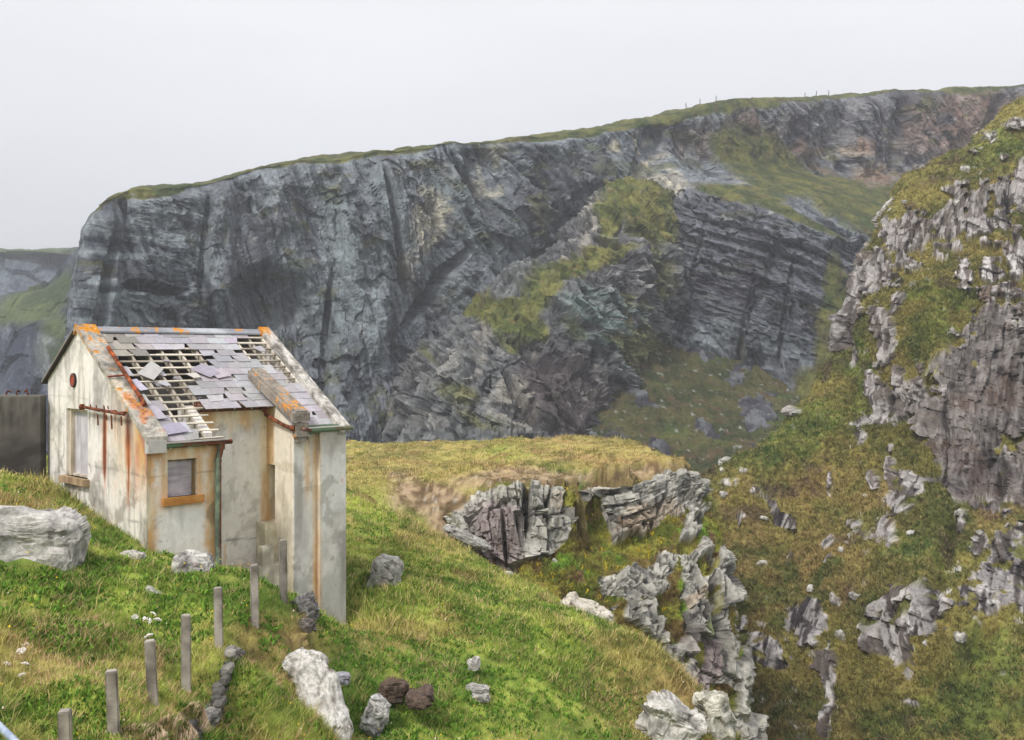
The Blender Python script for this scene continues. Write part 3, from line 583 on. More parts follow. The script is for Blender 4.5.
# ------------------------------------------------------------------ near sea cliff: pale rock faces and the gully
def near_cliff():
    cols = [
     [(440, 506, 53), (440, 514, 46.4), (446, 522, 45), (450, 530, 44), (452, 545, 43), (456, 570, 42), (462, 620, 41), (470, 760, 40)],
     [(485, 482, 53), (480, 489, 46.6), (484, 500, 45), (488, 530, 44), (492, 572, 43.4), (500, 590, 42), (506, 640, 40.5), (512, 760, 39.5)],
     [(528, 474, 54), (520, 481, 46.2), (524, 490, 44.8), (528, 530, 44), (532, 566, 43.6), (545, 582, 41.5), (552, 640, 40.5), (560, 760, 39.5)],
     [(570, 476, 54), (571, 485, 46.8), (573, 494, 45.6), (575, 522, 45.2), (570, 550, 45), (578, 575, 42.5), (588, 640, 41.3), (600, 760, 40.5)],
     [(588, 478, 56), (585, 488, 50.4), (585, 496, 50), (588, 515, 49.2), (592, 530, 48), (602, 568, 44), (615, 630, 42.4), (626, 760, 41)],
     [(622, 475, 56), (620, 487, 50.2), (621, 494, 49.4), (624, 520, 48.9), (628, 545, 47.8), (638, 575, 45), (650, 625, 43.4), (664, 760, 42)],
     [(662, 466, 58), (660, 476, 52.6), (661, 482, 51.8), (664, 500, 51.4), (670, 520, 50.4), (680, 562, 46.8), (692, 625, 44.6), (704, 760, 43)],
     [(690, 460, 60), (690, 468, 54.8), (692, 474, 54), (694, 492, 53.6), (700, 525, 51), (712, 572, 47.6), (722, 628, 45.6), (734, 760, 44)],
     [(700, 462, 66), (698, 475, 57.4), (699, 483, 56.6), (703, 505, 56), (718, 540, 51.6), (733, 585, 48.6), (740, 640, 47), (760, 760, 45.6)],
     [(690, 480, 76), (694, 500, 72), (696, 520, 70), (698, 545, 68), (706, 580, 64), (712, 620, 60), (720, 680, 58), (734, 780, 56)]]
    A = np.array(cols, float)
    A[:, 0, 1] += 9
    A = cr(A, [44, 52, 58, 26, 44, 56, 50, 36, 40]); A = cr(A.transpose(1, 0, 2), [8, 26, 76, 84, 84, 84, 84]).transpose(1, 0, 2)
    P = U(A[..., 0], A[..., 1], A[..., 2]); px, py = proj(P); n = orient(P)
    W = fbm(P/1.4, 4, 505)*.6+fbm(P/.6, 3, 506)*.45*sm(py, 535, 560)
    rocks = [(500, 530, 52, 46, 5), (545, 520, 34, 42, 0), (470, 510, 30, 12, 30), (460, 525, 16, 6, 30), (640, 510, 58, 24, -22), (606, 492, 14, 9, 0), (586, 492, 14, 12, 0), (680, 487, 20, 15, -30), (636, 532, 14, 12), (690, 530, 9, 26, 20), (693, 505, 6, 14, 0, .8),
             (700, 560, 16, 20, 20), (665, 565, 14, 16), (652, 590, 20, 18, 30), (630, 585, 16, 22, -10), (610, 590, 12, 20), (690, 590, 12, 40, -10), (685, 620, 22, 40, 10), (705, 640, 20, 60, 10), (735, 600, 12, 56, -10), (722, 560, 8, 40, 20, .9),
             (745, 690, 12, 70, -8), (715, 690, 20, 60), (650, 620, 30, 18, 30), (740, 650, 20, 30), (730, 730, 30, 40, 0, .8), (620, 560, 4, 4)]
    R = blobs(px, py, rocks, W, .25)
    hole = blobs(px, py, [(590, 524, 9, 24, 0), (590, 535, 20, 30, 0), (605, 560, 30, 14, 0), (645, 550, 34, 14, -15), (668, 606, 16, 18, 20, .8), (672, 625, 14, 16, 0, .8), (715, 600, 9, 22, 0, .6), (716, 560, 5, 12, 0, .6), (660, 540, 14, 14), (545, 578, 36, 7, 5, .8), (715, 625, 8, 14, 0, .6), (720, 660, 8, 12, 0, .4), (722, 706, 13, 22, 0, .9), (738, 632, 7, 26, -8, .9), (706, 566, 10, 9, 20, .9), (700, 655, 6, 16, 0, .7), (748, 700, 5, 22, 0, .6), (612, 600, 8, 6), (688, 548, 12, 8, 0, .9)], W*.9, .25)  # turf gaps in the rock; first one's green stands in for notch shade
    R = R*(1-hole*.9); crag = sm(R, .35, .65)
    wv = np.stack([fbm(P/1.1, 3, 3), fbm(P/1.1, 3, 2), fbm(P/1.1, 3, 1)], -1)
    Q = rotY(P, -8); Qs = rotY(P, -14)
    bl = sm(px, 575, 590)
    wq = np.stack([fbm(P/1.8, 2, 3), fbm(P/1.8, 2, 2), fbm(P/1.8, 2, 1)], -1)
    up_ = sm(py, 535, 560)
    f1, e1 = joints(Q+wq*.22, [1.15, 2.5, 2.3], 511, .9); g1, h1 = joints(rotY(P, 28)+wq*.3, [1.1, 2., 1.3], 513, .8); f1 = f1*(1-up_)+g1*up_*1.1; e1 = np.where(up_ > .5, h1, e1); f1b, e1b = joints(rotY(P, 12)+wq*.2, [.62, 1.5, 1.0], 512, .9); f1 = f1+f1b*.4
    f2, e2 = joints(rotY(P, -4)+wq*.18, [.26, .8, .44], 521, 1.2)
    f3, e3 = joints(Qs+wq*.15, [1.5, 2.5, .55], 531, .8)
    fine = ridged(Q/np.array([.30, .3, .8])+wv*.25, 4, 522)
    lay = fbm(Qs/np.array([2.5, 2.5, .16]), 3, 541)
    up = sm(py, 520, 560)
    big = f1*(1-bl*(1-up))+f3*bl*(1-up)
    d = crag*(.22+(big*.6+f2*.18)*(1-.3*sm(px, 690, 720))+fine*.05+lay*.10*bl*(1-up)-.16*sm(-e1, -.05, 0)*(1-bl*(1-up)))+(1-crag)*(np.abs(fbm(P/.6, 3, 551))*.42+.05)
    slot = blobs(px, py, [(528, 505, 3, 30, 0), (524, 500, 2, 14), (548, 520, 2, 34, 5, .7), (505, 540, 2, 24, -3, .6), (578, 510, 5, 40, 0), (566, 500, 2, 18), (640, 515, 2, 14, -8, .7), (660, 500, 2, 16, 10, .5), (700, 600, 3, 40, -14, .8), (718, 620, 4, 60, -6), (690, 640, 2, 40, -10, .7), (730, 600, 2, 30, -12, .7)], W*.25)
    d = d-slot*.9-hole*.4
    top = 1-sm(np.arange(P.shape[1])[None, :]*np.ones(P.shape[:1])[:, None], 8, 24+26*sm(px, 670, 690))
    d = d*(1-top)-top*.25
    P2 = P+n*d[..., None]
    b = fbm(P/.7, 3, 562); c3 = fbm(P/.3, 2, 563)
    rk = mix(lin(74, 72, 70), lin(166, 163, 154), sm(f2*.45+fine*.4+fbm(P/1.6, 3, 564)*.8+.12, -.5, .5))
    rk = mix(rk, lin(196, 192, 178), sm(fbm(P/.5, 3, 565), .15, .5)*.5)
    pur = blobs(px, py, [(498, 540, 22, 36, 5, .9), (708, 670, 10, 30, 0, .9), (480, 520, 12, 16, 0, .5), (690, 660, 6, 30, 0, .4)], W)
    rk = mix(rk, lin(134, 118, 118), pur*.8)
    och = blobs(px, py, [(650, 520, 30, 12, -20, .5), (665, 530, 10, 12, 0, .9), (640, 512, 14, 8, 0, .5), (560, 500, 10, 10, 0, .3), (700, 595, 20, 5, -30, .5)], W*1.4)
    rk = mix(rk, lin(184, 152, 112), och*.6)
    rk = mix(rk, lin(60, 58, 54), np.clip(sm(-e2, -.07, 0)*.38*sm(fbm(P/.8, 2, 61), -.3, .2)+sm(-e1, -.03, 0)*.5+sm(-fine, .3, .7)*.4+slot*.75+sm(-lay, .25, .6)*bl*(1-up)*.5, 0, .9))
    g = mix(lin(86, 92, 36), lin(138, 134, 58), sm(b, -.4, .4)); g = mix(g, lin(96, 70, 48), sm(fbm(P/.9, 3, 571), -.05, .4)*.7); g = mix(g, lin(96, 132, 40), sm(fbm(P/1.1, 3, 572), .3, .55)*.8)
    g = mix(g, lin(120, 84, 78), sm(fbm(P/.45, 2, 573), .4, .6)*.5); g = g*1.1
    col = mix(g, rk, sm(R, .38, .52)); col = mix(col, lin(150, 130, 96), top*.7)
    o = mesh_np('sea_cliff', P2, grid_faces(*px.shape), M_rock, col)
    tag(o, 'pale blocky rock face and gully below the headland turf', 'cliff', kind='structure')
    nn = orient(P2); ok = (R < .35) & (py > 485) & (py < 750); idx = np.argwhere(ok); Rg = np.random.default_rng(6)
    pick = idx[Rg.integers(0, len(idx), 4200)]; K = 9; m = len(pick); N = m*K
    base = P2[pick[:, 0], pick[:, 1]]; nb = nn[pick[:, 0], pick[:, 1]]; cb = col[pick[:, 0], pick[:, 1]]
    B = np.repeat(base, K, 0)+Rg.normal(0, .07, (N, 3)); C = np.repeat(cb*Rg.uniform(.7, 1.5, (m, 1)), K, 0)
    y = np.repeat(Rg.random(m) > .975, K); C = mix(C, lin(236, 200, 30)*np.ones_like(C), y*.9)
    blades(B, np.repeat(nb, K, 0), Rg.uniform(.08, .22, N), Rg.uniform(.02, .045, N), C, .8, 13, .6, 'gully_grass', 'heather, gorse and rough grass growing on ledges of the gully')
near_cliff()

# ------------------------------------------------------------------ boulders
def ico(sub):
    bm = bmesh.new(); bmesh.ops.create_icosphere(bm, subdivisions=sub, radius=1)
    V = np.array([v.co[:] for v in bm.verts]); Fc = np.array([[v.index for v in f.verts] for f in bm.faces]); bm.free(); return V, Fc
_ICO = {}
PALE = ((96, 92, 87), (196, 192, 184)); GREY = ((92, 90, 88), (168, 165, 158)); DARKR = ((62, 56, 54), (112, 104, 98)); SLATE = ((70, 68, 68), (140, 136, 132))
def boulder(name, label, cat, px, py, Y, w, h, dep, seed, tone=PALE, rot=(0, 0, 0), cell=.8, amp=.17, group=None, sub=5, box=.55, lichen=.5, avoid=True, layers=0, mat=None):
    """rock centred on a photo position at distance Y; w, h, dep in metres"""
    if sub not in _ICO: _ICO[sub] = ico(sub)
    V, Fc = _ICO[sub]; S = np.array([w/2, dep/2, h/2])
    V = np.sign(V)*np.abs(V)**box; V = V/np.linalg.norm(V, axis=1).max()*1.15 if box < .6 else V
    P = V*S; mn = min(w, h, dep)
    f1, e1 = facet(P/(mn*cell)+seed*3.1, seed, 2.0); f2, e2 = facet(P/(mn*cell*.33)+seed*1.7, seed+9, 2.0)
    fine = ridged(P/(mn*.35)+seed, 4, seed+5)
    nd = V/np.linalg.norm(V, axis=1, keepdims=True)
    P = P+nd*((f1*amp+f2*amp*.3+fine*.05+fbm(P/(mn*.9)+seed, 2, seed+3)*.22)*mn)[:, None]
    if layers: P[:, 2] = P[:, 2]*.5+.5*np.round(P[:, 2]/layers)*layers; P[:, :2] *= (1+.08*noise(np.stack([P[:, 2]/layers*3, P[:, 2]*0, P[:, 2]*0], -1), seed))[:, None]
    c = mix(lin(*tone[0]), lin(*tone[1]), sm(fbm(P/(mn*.4)+seed, 4, seed+2)*.9+fine*.25+.15, -.4, .4))
    c = mix(c, lin(220, 217, 210), sm(fbm(P/(mn*.2), 3, seed+6), .1, .35)*lichen*.8)
    c = mix(c, lin(70, 66, 62), sm(fbm(P/(mn*.09)+3, 2, seed+8), .15, .5)*.45)
    c = mix(c, lin(50, 48, 46), sm(-e1, -.06, 0)*.35+sm(-fine, .25, .6)*.5)
    C = U(px, py, Y)
    o = mesh_np(name, P, Fc, mat or M_boulder, c); o.location = C; o.rotation_euler = [math.radians(q) for q in rot]
    if avoid: AVOID.append((C[0], C[1], max(w, dep)*.42))
    return tag(o, label, cat, group)
boulder('boulder', 'big white lichen-covered boulder in the grass left of the cottage', 'boulder', 30, 546, 18.2, 2.1, 1.3, 1.2, 601, rot=(0, 7, 10), lichen=.25, cell=.9, amp=.12, tone=((104, 100, 97), (190, 186, 180)))
boulder('boulder', 'white lichen-spotted boulder below the drainpipe at the cottage corner', 'boulder', 194, 578, 19.6, .86, 1.15, .6, 602, rot=(0, 10, 20), lichen=.55, cell=.9, amp=.16, tone=((96, 92, 88), (196, 192, 186)))
boulder('boulder', 'grey boulder alone in the meadow to the right of the cottage', 'boulder', 384, 582, 27.2, 1.0, 1.25, .9, 603, rot=(0, 12, 0), tone=GREY, lichen=.5, cell=.7)
boulder('stone', 'small pale stone in the turf between the big boulder and the cottage', 'stone', 132, 556, 20.6, .55, .2, .4, 604, sub=4)
boulder('stone', 'pointed grey stone standing in the turf left of the posts', 'stone', 152, 598, 18.2, .35, .38, .25, 605, tone=GREY, sub=4, rot=(0, 20, 0), lichen=.2)
boulder('stone', 'flat pale stone lying beside the pointed grey one', 'stone', 138, 593, 18.5, .35, .2, .3, 606, sub=4)
boulder('rock_outcrop', 'long pale cracked rock running down the bank at the bottom of the photo', 'rock', 322, 706, 17.75, .72, 1.75, .42, 607, tone=((120, 108, 100), (206, 202, 196)), rot=(-25, -22, 0), cell=1.1, amp=.14, lichen=.5, avoid=False, box=.75)
boulder('rock_outcrop', 'upper tip of pale rock showing through turf below the cottage corner', 'rock', 300, 664, 18.4, .5, .6, .4, 608, rot=(0, -30, 0), tone=((140, 132, 124), (208, 204, 198)), avoid=False)
boulder('slate_rock', 'dark split slabs heaped at the foot of the right-hand pier', 'rock', 296, 611, 20.6, .85, .55, .5, 609, tone=SLATE, rot=(0, -18, 0), layers=.09, lichen=.1, avoid=False)
boulder('slate_rock', 'dark low block of slate below the split slabs', 'rock', 304, 627, 20.0, .4, .35, .4, 610, tone=DARKR, lichen=.3, sub=4)
boulder('stone', 'bluish flat stone lying in the grass right of the long pale rock', 'stone', 342, 678, 19.2, .38, .2, .3, 611, tone=((110, 108, 114), (160, 158, 166)), sub=4, lichen=0)
boulder('rock', 'dark brown rock under the turf overhang, left one of the pair', 'rock', 394, 691, 20.0, .5, .34, .5, 612, tone=((52, 43, 38), (98, 82, 70)), lichen=0, box=.6, amp=.22)
boulder('rock', 'dark brown rock under the turf overhang, right one of the pair', 'rock', 420, 699, 19.8, .5, .30, .5, 613, tone=((58, 48, 43), (104, 88, 78)), lichen=0, box=.6, amp=.22)
boulder('stone', 'pale upright stone at the lower left of the dark brown rocks', 'stone', 376, 716, 19.2, .5, .65, .4, 614, tone=((120, 118, 116), (186, 184, 180)), rot=(0, 25, 0))
boulder('stone', 'thin grey slab on top of the little stack of flat stones', 'stone', 478, 688, 22.2, .55, .12, .4, 615, tone=GREY, rot=(0, 4, 0), sub=4, box=.5, lichen=.3)
boulder('stone', 'lower slab of the little stack of flat stones in the meadow', 'stone', 480, 697, 22.0, .48, .16, .4, 616, tone=GREY, sub=4, box=.5, lichen=.5)
boulder('stone', 'small white stone above the little stack of flat stones', 'stone', 474, 664, 22.8, .3, .24, .3, 617, sub=4)
boulder('rock_outcrop', 'white weathered rock at the turf edge near the bottom centre', 'rock', 672, 728, 24.6, 1.5, 1.3, 1.1, 618, rot=(0, 20, 10), cell=.6, avoid=True)
boulder('rock_outcrop', 'pale rock beside the white one at the brink of the drop', 'rock', 716, 718, 25.8, .8, 1.2, .9, 619, tone=((120, 116, 104), (196, 192, 176)), rot=(0, -15, 0))
boulder('rock_outcrop', 'flat pale slab on the brink of the gully in mid meadow', 'rock', 586, 612, 31.2, 1.7, .6, 1.2, 620, rot=(0, 18, 0), tone=((132, 122, 106), (204, 196, 180)))
boulder('stone', 'small cream stone at the brink next to the tall rock face', 'stone', 506, 578, 35, .4, .5, .4, 621, sub=4)
boulder('rock_outcrop', 'thin grey ledge of rock left of the tall pale rock face', 'rock', 466, 538, 42.6, 2.2, .35, 1.0, 622, rot=(0, 24, 0), tone=GREY, layers=.1)
boulder('boulder', 'flat white boulder at the left foot of the right-hand slope', 'boulder', 736, 463, 89.5, 2.9, 1.5, 2, 623, rot=(0, -10, 0), lichen=.6)
boulder('boulder', 'slanting pale slab jutting from the skyline of the right-hand slope', 'boulder', 890, 207, 108, 3.4, 1.1, 1.6, 624, rot=(0, -42, 0), lichen=.4)
boulder('boulder', 'pale rock on the edge of the right-hand slope below the flat white boulder', 'boulder', 714, 492, 84.5, 1.6, .9, 1.2, 625, lichen=.6, sub=4)
Rg = np.random.default_rng(99); spx, spy = RS[1], RS[2]
fixed_ = [(745, 480), (757, 476), (728, 505), (742, 517), (753, 498), (1008, 118), (1012, 132), (996, 142), (980, 152), (1016, 148), (964, 178), (940, 190), (870, 440), (884, 300), (868, 500), (834, 478), (846, 560), (800, 552), (812, 590), (772, 600), (760, 560), (895, 448), (914, 538), (940, 480), (765, 520),
         (802, 414), (905, 205), (926, 214), (956, 205), (990, 200), (935, 375), (922, 330), (958, 336), (925, 296), (960, 640), (900, 730), (858, 600), (784, 640), (845, 640), (870, 690), (732, 570), (745, 600)]
fixed = fixed_[::2]; proto = None
for k, (x, y) in enumerate(fixed):
    j = np.unravel_index(np.argmin((spx-x)**2+(spy-y)**2+(RS[0][..., 1] > 118)*1e6), spx.shape); p = RS[0][j]; s = Rg.uniform(.28, .62)*(1.3 if y < 220 else 1)
    if k % 7 == 0 or proto is None:
        q_ = boulder('stone', 'small pale stone poking out of the grass of the right-hand slope', 'stone', 512, 352, 10, 1.3, 1, 1, 700+k, group='pale stones scattered over the right-hand slope', sub=3, avoid=False, mat=M_hill); proto = q_
    else:
        q_ = proto.copy(); COL.objects.link(q_)
    q_.location = p; q_.scale = (s*Rg.uniform(.8, 1.4), s, s*Rg.uniform(.6, 1.2)); q_.rotation_euler = (0, Rg.uniform(-.8, .3), Rg.uniform(0, 6))

# dry stone revetment at the end of the row of posts
def ruin_wall():
    R = np.random.default_rng(3); V = []; Fs = []; C = []
    a = U(184, 748, 13.9); b = U(236, 656, 17.2); b = np.array([b[0], b[1], b[2]])
    base, fc = ico(2); n = 0
    for k in range(230):
        u = R.random(); v = R.random(); P0 = a+(b-a)*u; P0[2] = max(gz(P0[0]+.1, P0[1]-.05), P0[2]-.35)+.25; hgt = .5
        S = np.array([R.uniform(.06, .2), R.uniform(.05, .09), R.uniform(.025, .07)])
        q = np.sign(base)*np.abs(base)**.5*S; q = q+fbm(q*14+k, 2, k)[:, None]*.012
        an = math.atan2(b[1]-a[1], b[0]-a[0]); c, s = math.cos(an), math.sin(an); q = np.stack([q[:, 0]*c-q[:, 1]*s, q[:, 0]*s+q[:, 1]*c, q[:, 2]], -1)
        V.append(q+P0+np.array([.16*R.random()-.04, -.12*R.random(), -.05-v*hgt])); Fs.append(fc+n); n += len(base)
        col = lin(*(np.array([128, 124, 118])*R.uniform(.5, 1.2))); C.append(np.tile(col, (len(base), 1)))
    o = mesh_np('stone_revetment', np.concatenate(V), np.concatenate(Fs), M_boulder, np.concatenate(C))
    ctr = np.concatenate(V).mean(0); o.data.transform(Matrix.Translation(-Vector(ctr))); o.location = ctr
    tag(o, 'crumbling dry stone edging beside the row of posts', 'stone wall')
ruin_wall()


# ------------------------------------------------------------------ the cottage
ZB = -4.3
H = empty('cottage', (HX, HYY, ZB), math.radians(45)); tag(H, 'derelict rendered cottage with half its roof slates missing', 'cottage')
SL = .672; AP = 3.48
def zr(t): t = np.asarray(t, float); return np.where(t <= AP, -1.80+SL*t, -1.80+SL*AP-SL*(t-AP))
def piece(s0, s1, t0, t1, z0, z1, step=.036):
    """block in cottage axes; z0, z1 numbers or functions of t. returns verts, faces"""
    f0 = z0 if callable(z0) else (lambda t: np.full_like(t, z0)); f1 = z1 if callable(z1) else (lambda t: np.full_like(t, z1))
    V = []; Fs = []; n = 0
    def lin_(a, b, st=step): return np.linspace(a, b, max(2, int(abs(b-a)/st)+2))
    ts = lin_(t0, t1)
    if t0 < AP < t1: ts = np.sort(np.append(ts, AP))
    hz = float(np.max(f1(ts)-f0(ts))); vs = np.linspace(0, 1, max(2, int(hz/step)+2)); ss = lin_(s0, s1)
    def add(G):
        nonlocal n
        a, b = G.shape[:2]; V.append(G.reshape(-1, 3)); Fs.append(grid_faces(a, b)+n); n += a*b
    for s in (s0, s1):
        T, Vv = np.meshgrid(ts, vs, indexing='ij'); add(np.stack([T*0+s, T, f0(T)+(f1(T)-f0(T))*Vv], -1))
    for t in (t0, t1):
        S, Vv = np.meshgrid(ss, vs, indexing='ij'); T = S*0+t; add(np.stack([S, T, f0(T)+(f1(T)-f0(T))*Vv], -1))
    for f in (f0, f1):
        S, T = np.meshgrid(ss, ts, indexing='ij'); add(np.stack([S, T, f(T)], -1))
    return np.concatenate(V), np.concatenate(Fs)
def join(parts):
    n = 0; V = []; Fs = []
    for v, f in parts: V.append(v); Fs.append(f+n); n += len(v)
    return np.concatenate(V), np.concatenate(Fs)
def local(V): V = V.copy(); V[:, 2] -= ZB; return V
def part(name, parts, paint, mat=None, parent=None, label=None):
    V, Fc = join(parts); c = paint(V) if callable(paint) else np.tile(lin(*paint), (len(V), 1))
    o = mesh_np(name, local(V), Fc, mat or M_wall, c, parent=parent or H)
    bm = bmesh.new(); bm.from_mesh(o.data); bmesh.ops.remove_doubles(bm, verts=bm.verts, dist=.0008); bmesh.ops.recalc_face_normals(bm, faces=bm.faces); bm.to_mesh(o.data); bm.free()
    if label: o['label'] = label
    return o
def tube(pts, r, seg=10):
    pts = np.array(pts, float); V = []; n = len(pts)
    for i in range(n):
        d = pts[min(i+1, n-1)]-pts[max(i-1, 0)]; d /= np.linalg.norm(d); a = np.cross(d, [0.13, .2, 1.]); a /= np.linalg.norm(a); b = np.cross(d, a)
        rr = r[i] if hasattr(r, '__len__') else r
        th = np.linspace(0, 2*np.pi, seg, endpoint=False); V.append(pts[i]+rr*(np.cos(th)[:, None]*a+np.sin(th)[:, None]*b))
    Fs = []
    for i in range(n-1):
        for j in range(seg): Fs.append([i*seg+j, i*seg+(j+1) % seg, (i+1)*seg+(j+1) % seg, (i+1)*seg+j])
    V.append(pts[0][None]); V.append(pts[-1][None]); a, b = n*seg, n*seg+1
    for j in range(seg): Fs.append([a, a, (j+1) % seg, j]); Fs.append([b, b, (n-1)*seg+j, (n-1)*seg+(j+1) % seg])
    V = np.concatenate(V); Fs = np.array(Fs)
    # caps as degenerate-free quads: nudge
    Fs2 = [];
    for f in Fs: Fs2.append(f)
    return V, np.array(Fs2)
def dens(pts, st=.06):
    pts = np.array(pts, float); out = [pts[0]]
    for a, b in zip(pts[:-1], pts[1:]):
        k = max(1, int(np.linalg.norm(b-a)/st))
        for i in range(1, k+1): out.append(a+(b-a)*i/k)
    return np.array(out)

RUST = lin(128, 74, 48); ORNG = lin(200, 126, 74); OCHR = lin(206, 160, 100); CREAM = lin(228, 212, 178); WHT = lin(236, 231, 224); GRY = lin(158, 153, 146); DRK = lin(84, 78, 72); LICH = lin(212, 142, 48)
def bl1(x, c, w): return np.clip(1-np.abs((x-c)/w), 0, 1)
def paint_wall(V):
    s, t, z = V.T
    P = V; vert = np.stack([s*5, t*5, z*.7], -1)
    a = fbm(P/.8, 4, 801); b = fbm(np.stack([s*4, t*4, z*1.3], -1), 4, 802); c = fbm(P/.14, 4, 803)
    col = mix(GRY, WHT, sm(a*.6+b*.25+c*.25+.28, -.4, .35))
    col = mix(col, CREAM, sm(fbm(P/1.1, 3, 804), -.1, .5)*.18)
    gable = (s < .2) & (t < 5.3) ; gable = gable & (s < .02)
    g = gable.astype(float)
    flake = sm(fbm(P/.45, 4, 831), .30, .34); col = mix(col, mix(lin(150, 138, 118), lin(112, 104, 94), sm(c, -.3, .3)), flake*.55*sm(-z, 1.6, 3.2))
    crk = np.exp(-(noise(P/.9+fbm(P/.3, 2, 835)[:, None]*.25, 836)/.012)**2); col = mix(col, lin(70, 64, 58), crk*.55*sm(fbm(P/1.5, 2, 837), -.1, .3))
    # gable: rust drips and orange wash
    jag = fbm(np.stack([s*0, t*9, z*.9], -1), 3, 806)*.05
    def drip(t0, w, z1, z0, st):
        w = w*(.75+.5*sm(z, z0, z1)+.5*fbm(np.stack([t*0, t*0, z*3], -1), 2, int(t0*10)))
        return st*sm(1-np.abs(t-t0+jag)/w, 0, 1)*sm(z, z0-.3, z0+.4)*(z < z1)
    dr = np.maximum(drip(2.05, .19, -1.30, -3.0, 1), drip(.87, .24, -1.30, -3.3, 1)); dr = np.maximum(dr, drip(1.5, .06, -1.3, -1.9, .6)); dr = np.maximum(dr, drip(2.6, .05, -1.3, -1.7, .5))
    wash = sm(1.15-t+a*.5, 0, .9)*sm(z, -3.5, -2.0); wash2 = sm(2.4-t+a*.5, 0, 1.2)*sm(z, -3.8, -2.0)*.45
    col = mix(col, mix(CREAM, OCHR, sm(b+c*.4, -.3, .4)), g*wash2)
    col = mix(col, mix(OCHR, ORNG, sm(b+.1, -.2, .4)), g*wash*.95)
    col = mix(col, mix(ORNG, RUST, sm(dr+b*.4, .5, 1.)), g*np.clip(dr*1.1, 0, 1))
    up = sm(z-(zr(t)-.75)+b*.3, 0, .7)
    col = mix(col, lin(148, 144, 138), g*up*.4*sm(b, -.3, .4))
    col = mix(col, lin(120, 112, 100), g*bl1(t-3.71, 0, .10)*sm(-z, .75, .8)*sm(z, -1.5, -1.)*.5)
    for zc, t0, t1, q in ((-2.62, .0, 2.9, .6), (-3.62, 0, .9, .7), (-1.1, 2.9, 5.3, .25), (.2, 2.9, 3.7, .4)):
        col = mix(col, DRK, g*np.exp(-((z-zc+a*.05-.01*t)/.018)**2)*q*((t > t0) & (t < t1))*sm(c, -.5, .1))
    # front of the left wing
    fl = ((t < .02) & (s > .02) & (s < 1.7)).astype(float)
    edge = np.maximum(sm(.32-s+c*.1, 0, .25), sm(s-1.22+c*.1, 0, .25)); topb = sm(z+2.45+a*.3, 0, .4); under = sm(z+3.3, -.2, .1)*0
    win = np.clip(1-np.maximum(np.abs(s-.8)-.42, np.abs(z+2.75)-.5)/.22, 0, 1)
    col = mix(col, mix(CREAM, OCHR, sm(b+.1+a*.5, -.4, .3)), fl*np.clip(np.maximum(np.maximum(edge, topb), win*.85), 0, 1)*.92)
    col = mix(col, DRK, .45*sm(fbm(P/np.array([.5, .5, .9]), 4, 812), .28, .5)*(z < -2.4))
    col = mix(col, lin(96, 100, 74), .5*sm(fbm(P/.5, 3, 813)-(z+4.6)*.6, .2, .7))
    col = mix(col, WHT, fl*bl1(s, .78, .55)**.5*sm(-z, 3.25, 3.4)*sm(z, -4.0, -3.7)*.8)
    col = mix(col, ORNG, fl*topb*sm(b, .05, .5)*.45)
    col = mix(col, DRK, fl*np.exp(-((z+2.62+a*.04)/.014)**2)*.4*((s > 1.15) | (s < .4)))
    # recess wall
    rc = ((t > 1.0) & (t < 1.13) & (s > 1.6)).astype(float)
    top2 = sm(z+2.0+b*.5, 0, .5)
    col = mix(col, lin(216, 211, 200), rc*.6*sm(a+.3, -.3, .5))
    col = mix(col, mix(CREAM, OCHR, sm(b, -.2, .5)), rc*np.maximum(top2*.9, sm(s-3.3, 0, .2)*.9))
    col = mix(col, DRK, rc*np.exp(-((z+4.42+a*.04)/.016)**2)*.6)
    col = mix(col, OCHR, rc*bl1(s, 2.45, .05)*sm(-z, 4.45, 4.5)*.7)
    # side wall of right wing
    sd_ = ((s > 3.58) & (s < 3.62) & (t > .02) & (t < 1.12)).astype(float)
    col = mix(col, CREAM, sd_*.5); col = mix(col, OCHR, sd_*sm(t-.8, 0, .1)*.75)
    col = mix(col, RUST, sd_*bl1(t, .12, .04)*sm(z, -3.4, -2.4)*.4)
    # right wing front
    fr = ((t < .12) & (s > 3.6)).astype(float)
    col = mix(col, lin(196, 196, 192), fr*.35)
    e1 = np.maximum(bl1(s+jag, 3.98, .14)*sm(z, -4.2, -2.4), bl1(s+jag*.5, 4.20, .13)); col = mix(col, mix(CREAM, OCHR, sm(b+.1, -.4, .5)), fr*np.clip(e1*1.3, 0, 1)*.85)
    col = mix(col, lin(160, 104, 62), fr*bl1(s+jag*.4, 4.225, .04)*.6)
    col = mix(col, lin(150, 138, 116), fr*sm(z+2.5+b*.5, 0, .5)*.5)
    col = mix(col, GRY, fr*sm(fbm(np.stack([s*2.2, z*.6, s*0], -1), 3, 807), .0, .4)*.65)
    for (s0, z0) in ((3.9, -2.95), (4.9, -3.1)): col = mix(col, ORNG, fr*np.exp(-((s-s0)/.02)**2-((z-z0)/.05)**2))
    # damp, algae at the foot and streaks
    gz_ = -4.3
    col = mix(col, lin(112, 106, 94), sm(fbm(vert*.8, 3, 808), .25, .6)*.22)
    col = mix(col, DRK, sm(fbm(P/.10, 3, 809), .5, .65)*.25)
    col = mix(col, lin(138, 134, 126), g*sm(fbm(np.stack([s*0, t*7, z*.8], -1), 4, 820), .05, .4)*.45)
    return col
def hole_box(s0, s1, t0, t1): pass
TW, BW = -1.33, -2.92
zt = lambda t: zr(t)-.03
lo = -7.6
part('gable_wall', [piece(0, .28, 0, 2.95, lo, zt), piece(0, .28, 2.95, 4.15, TW, zt), piece(0, .28, 2.95, 4.15, lo, BW), piece(0, .28, 4.15, 5.26, lo, zt)], paint_wall)
ws0, ws1, wz0, wz1 = .46, 1.13, -3.10, -2.30
ft = -1.97
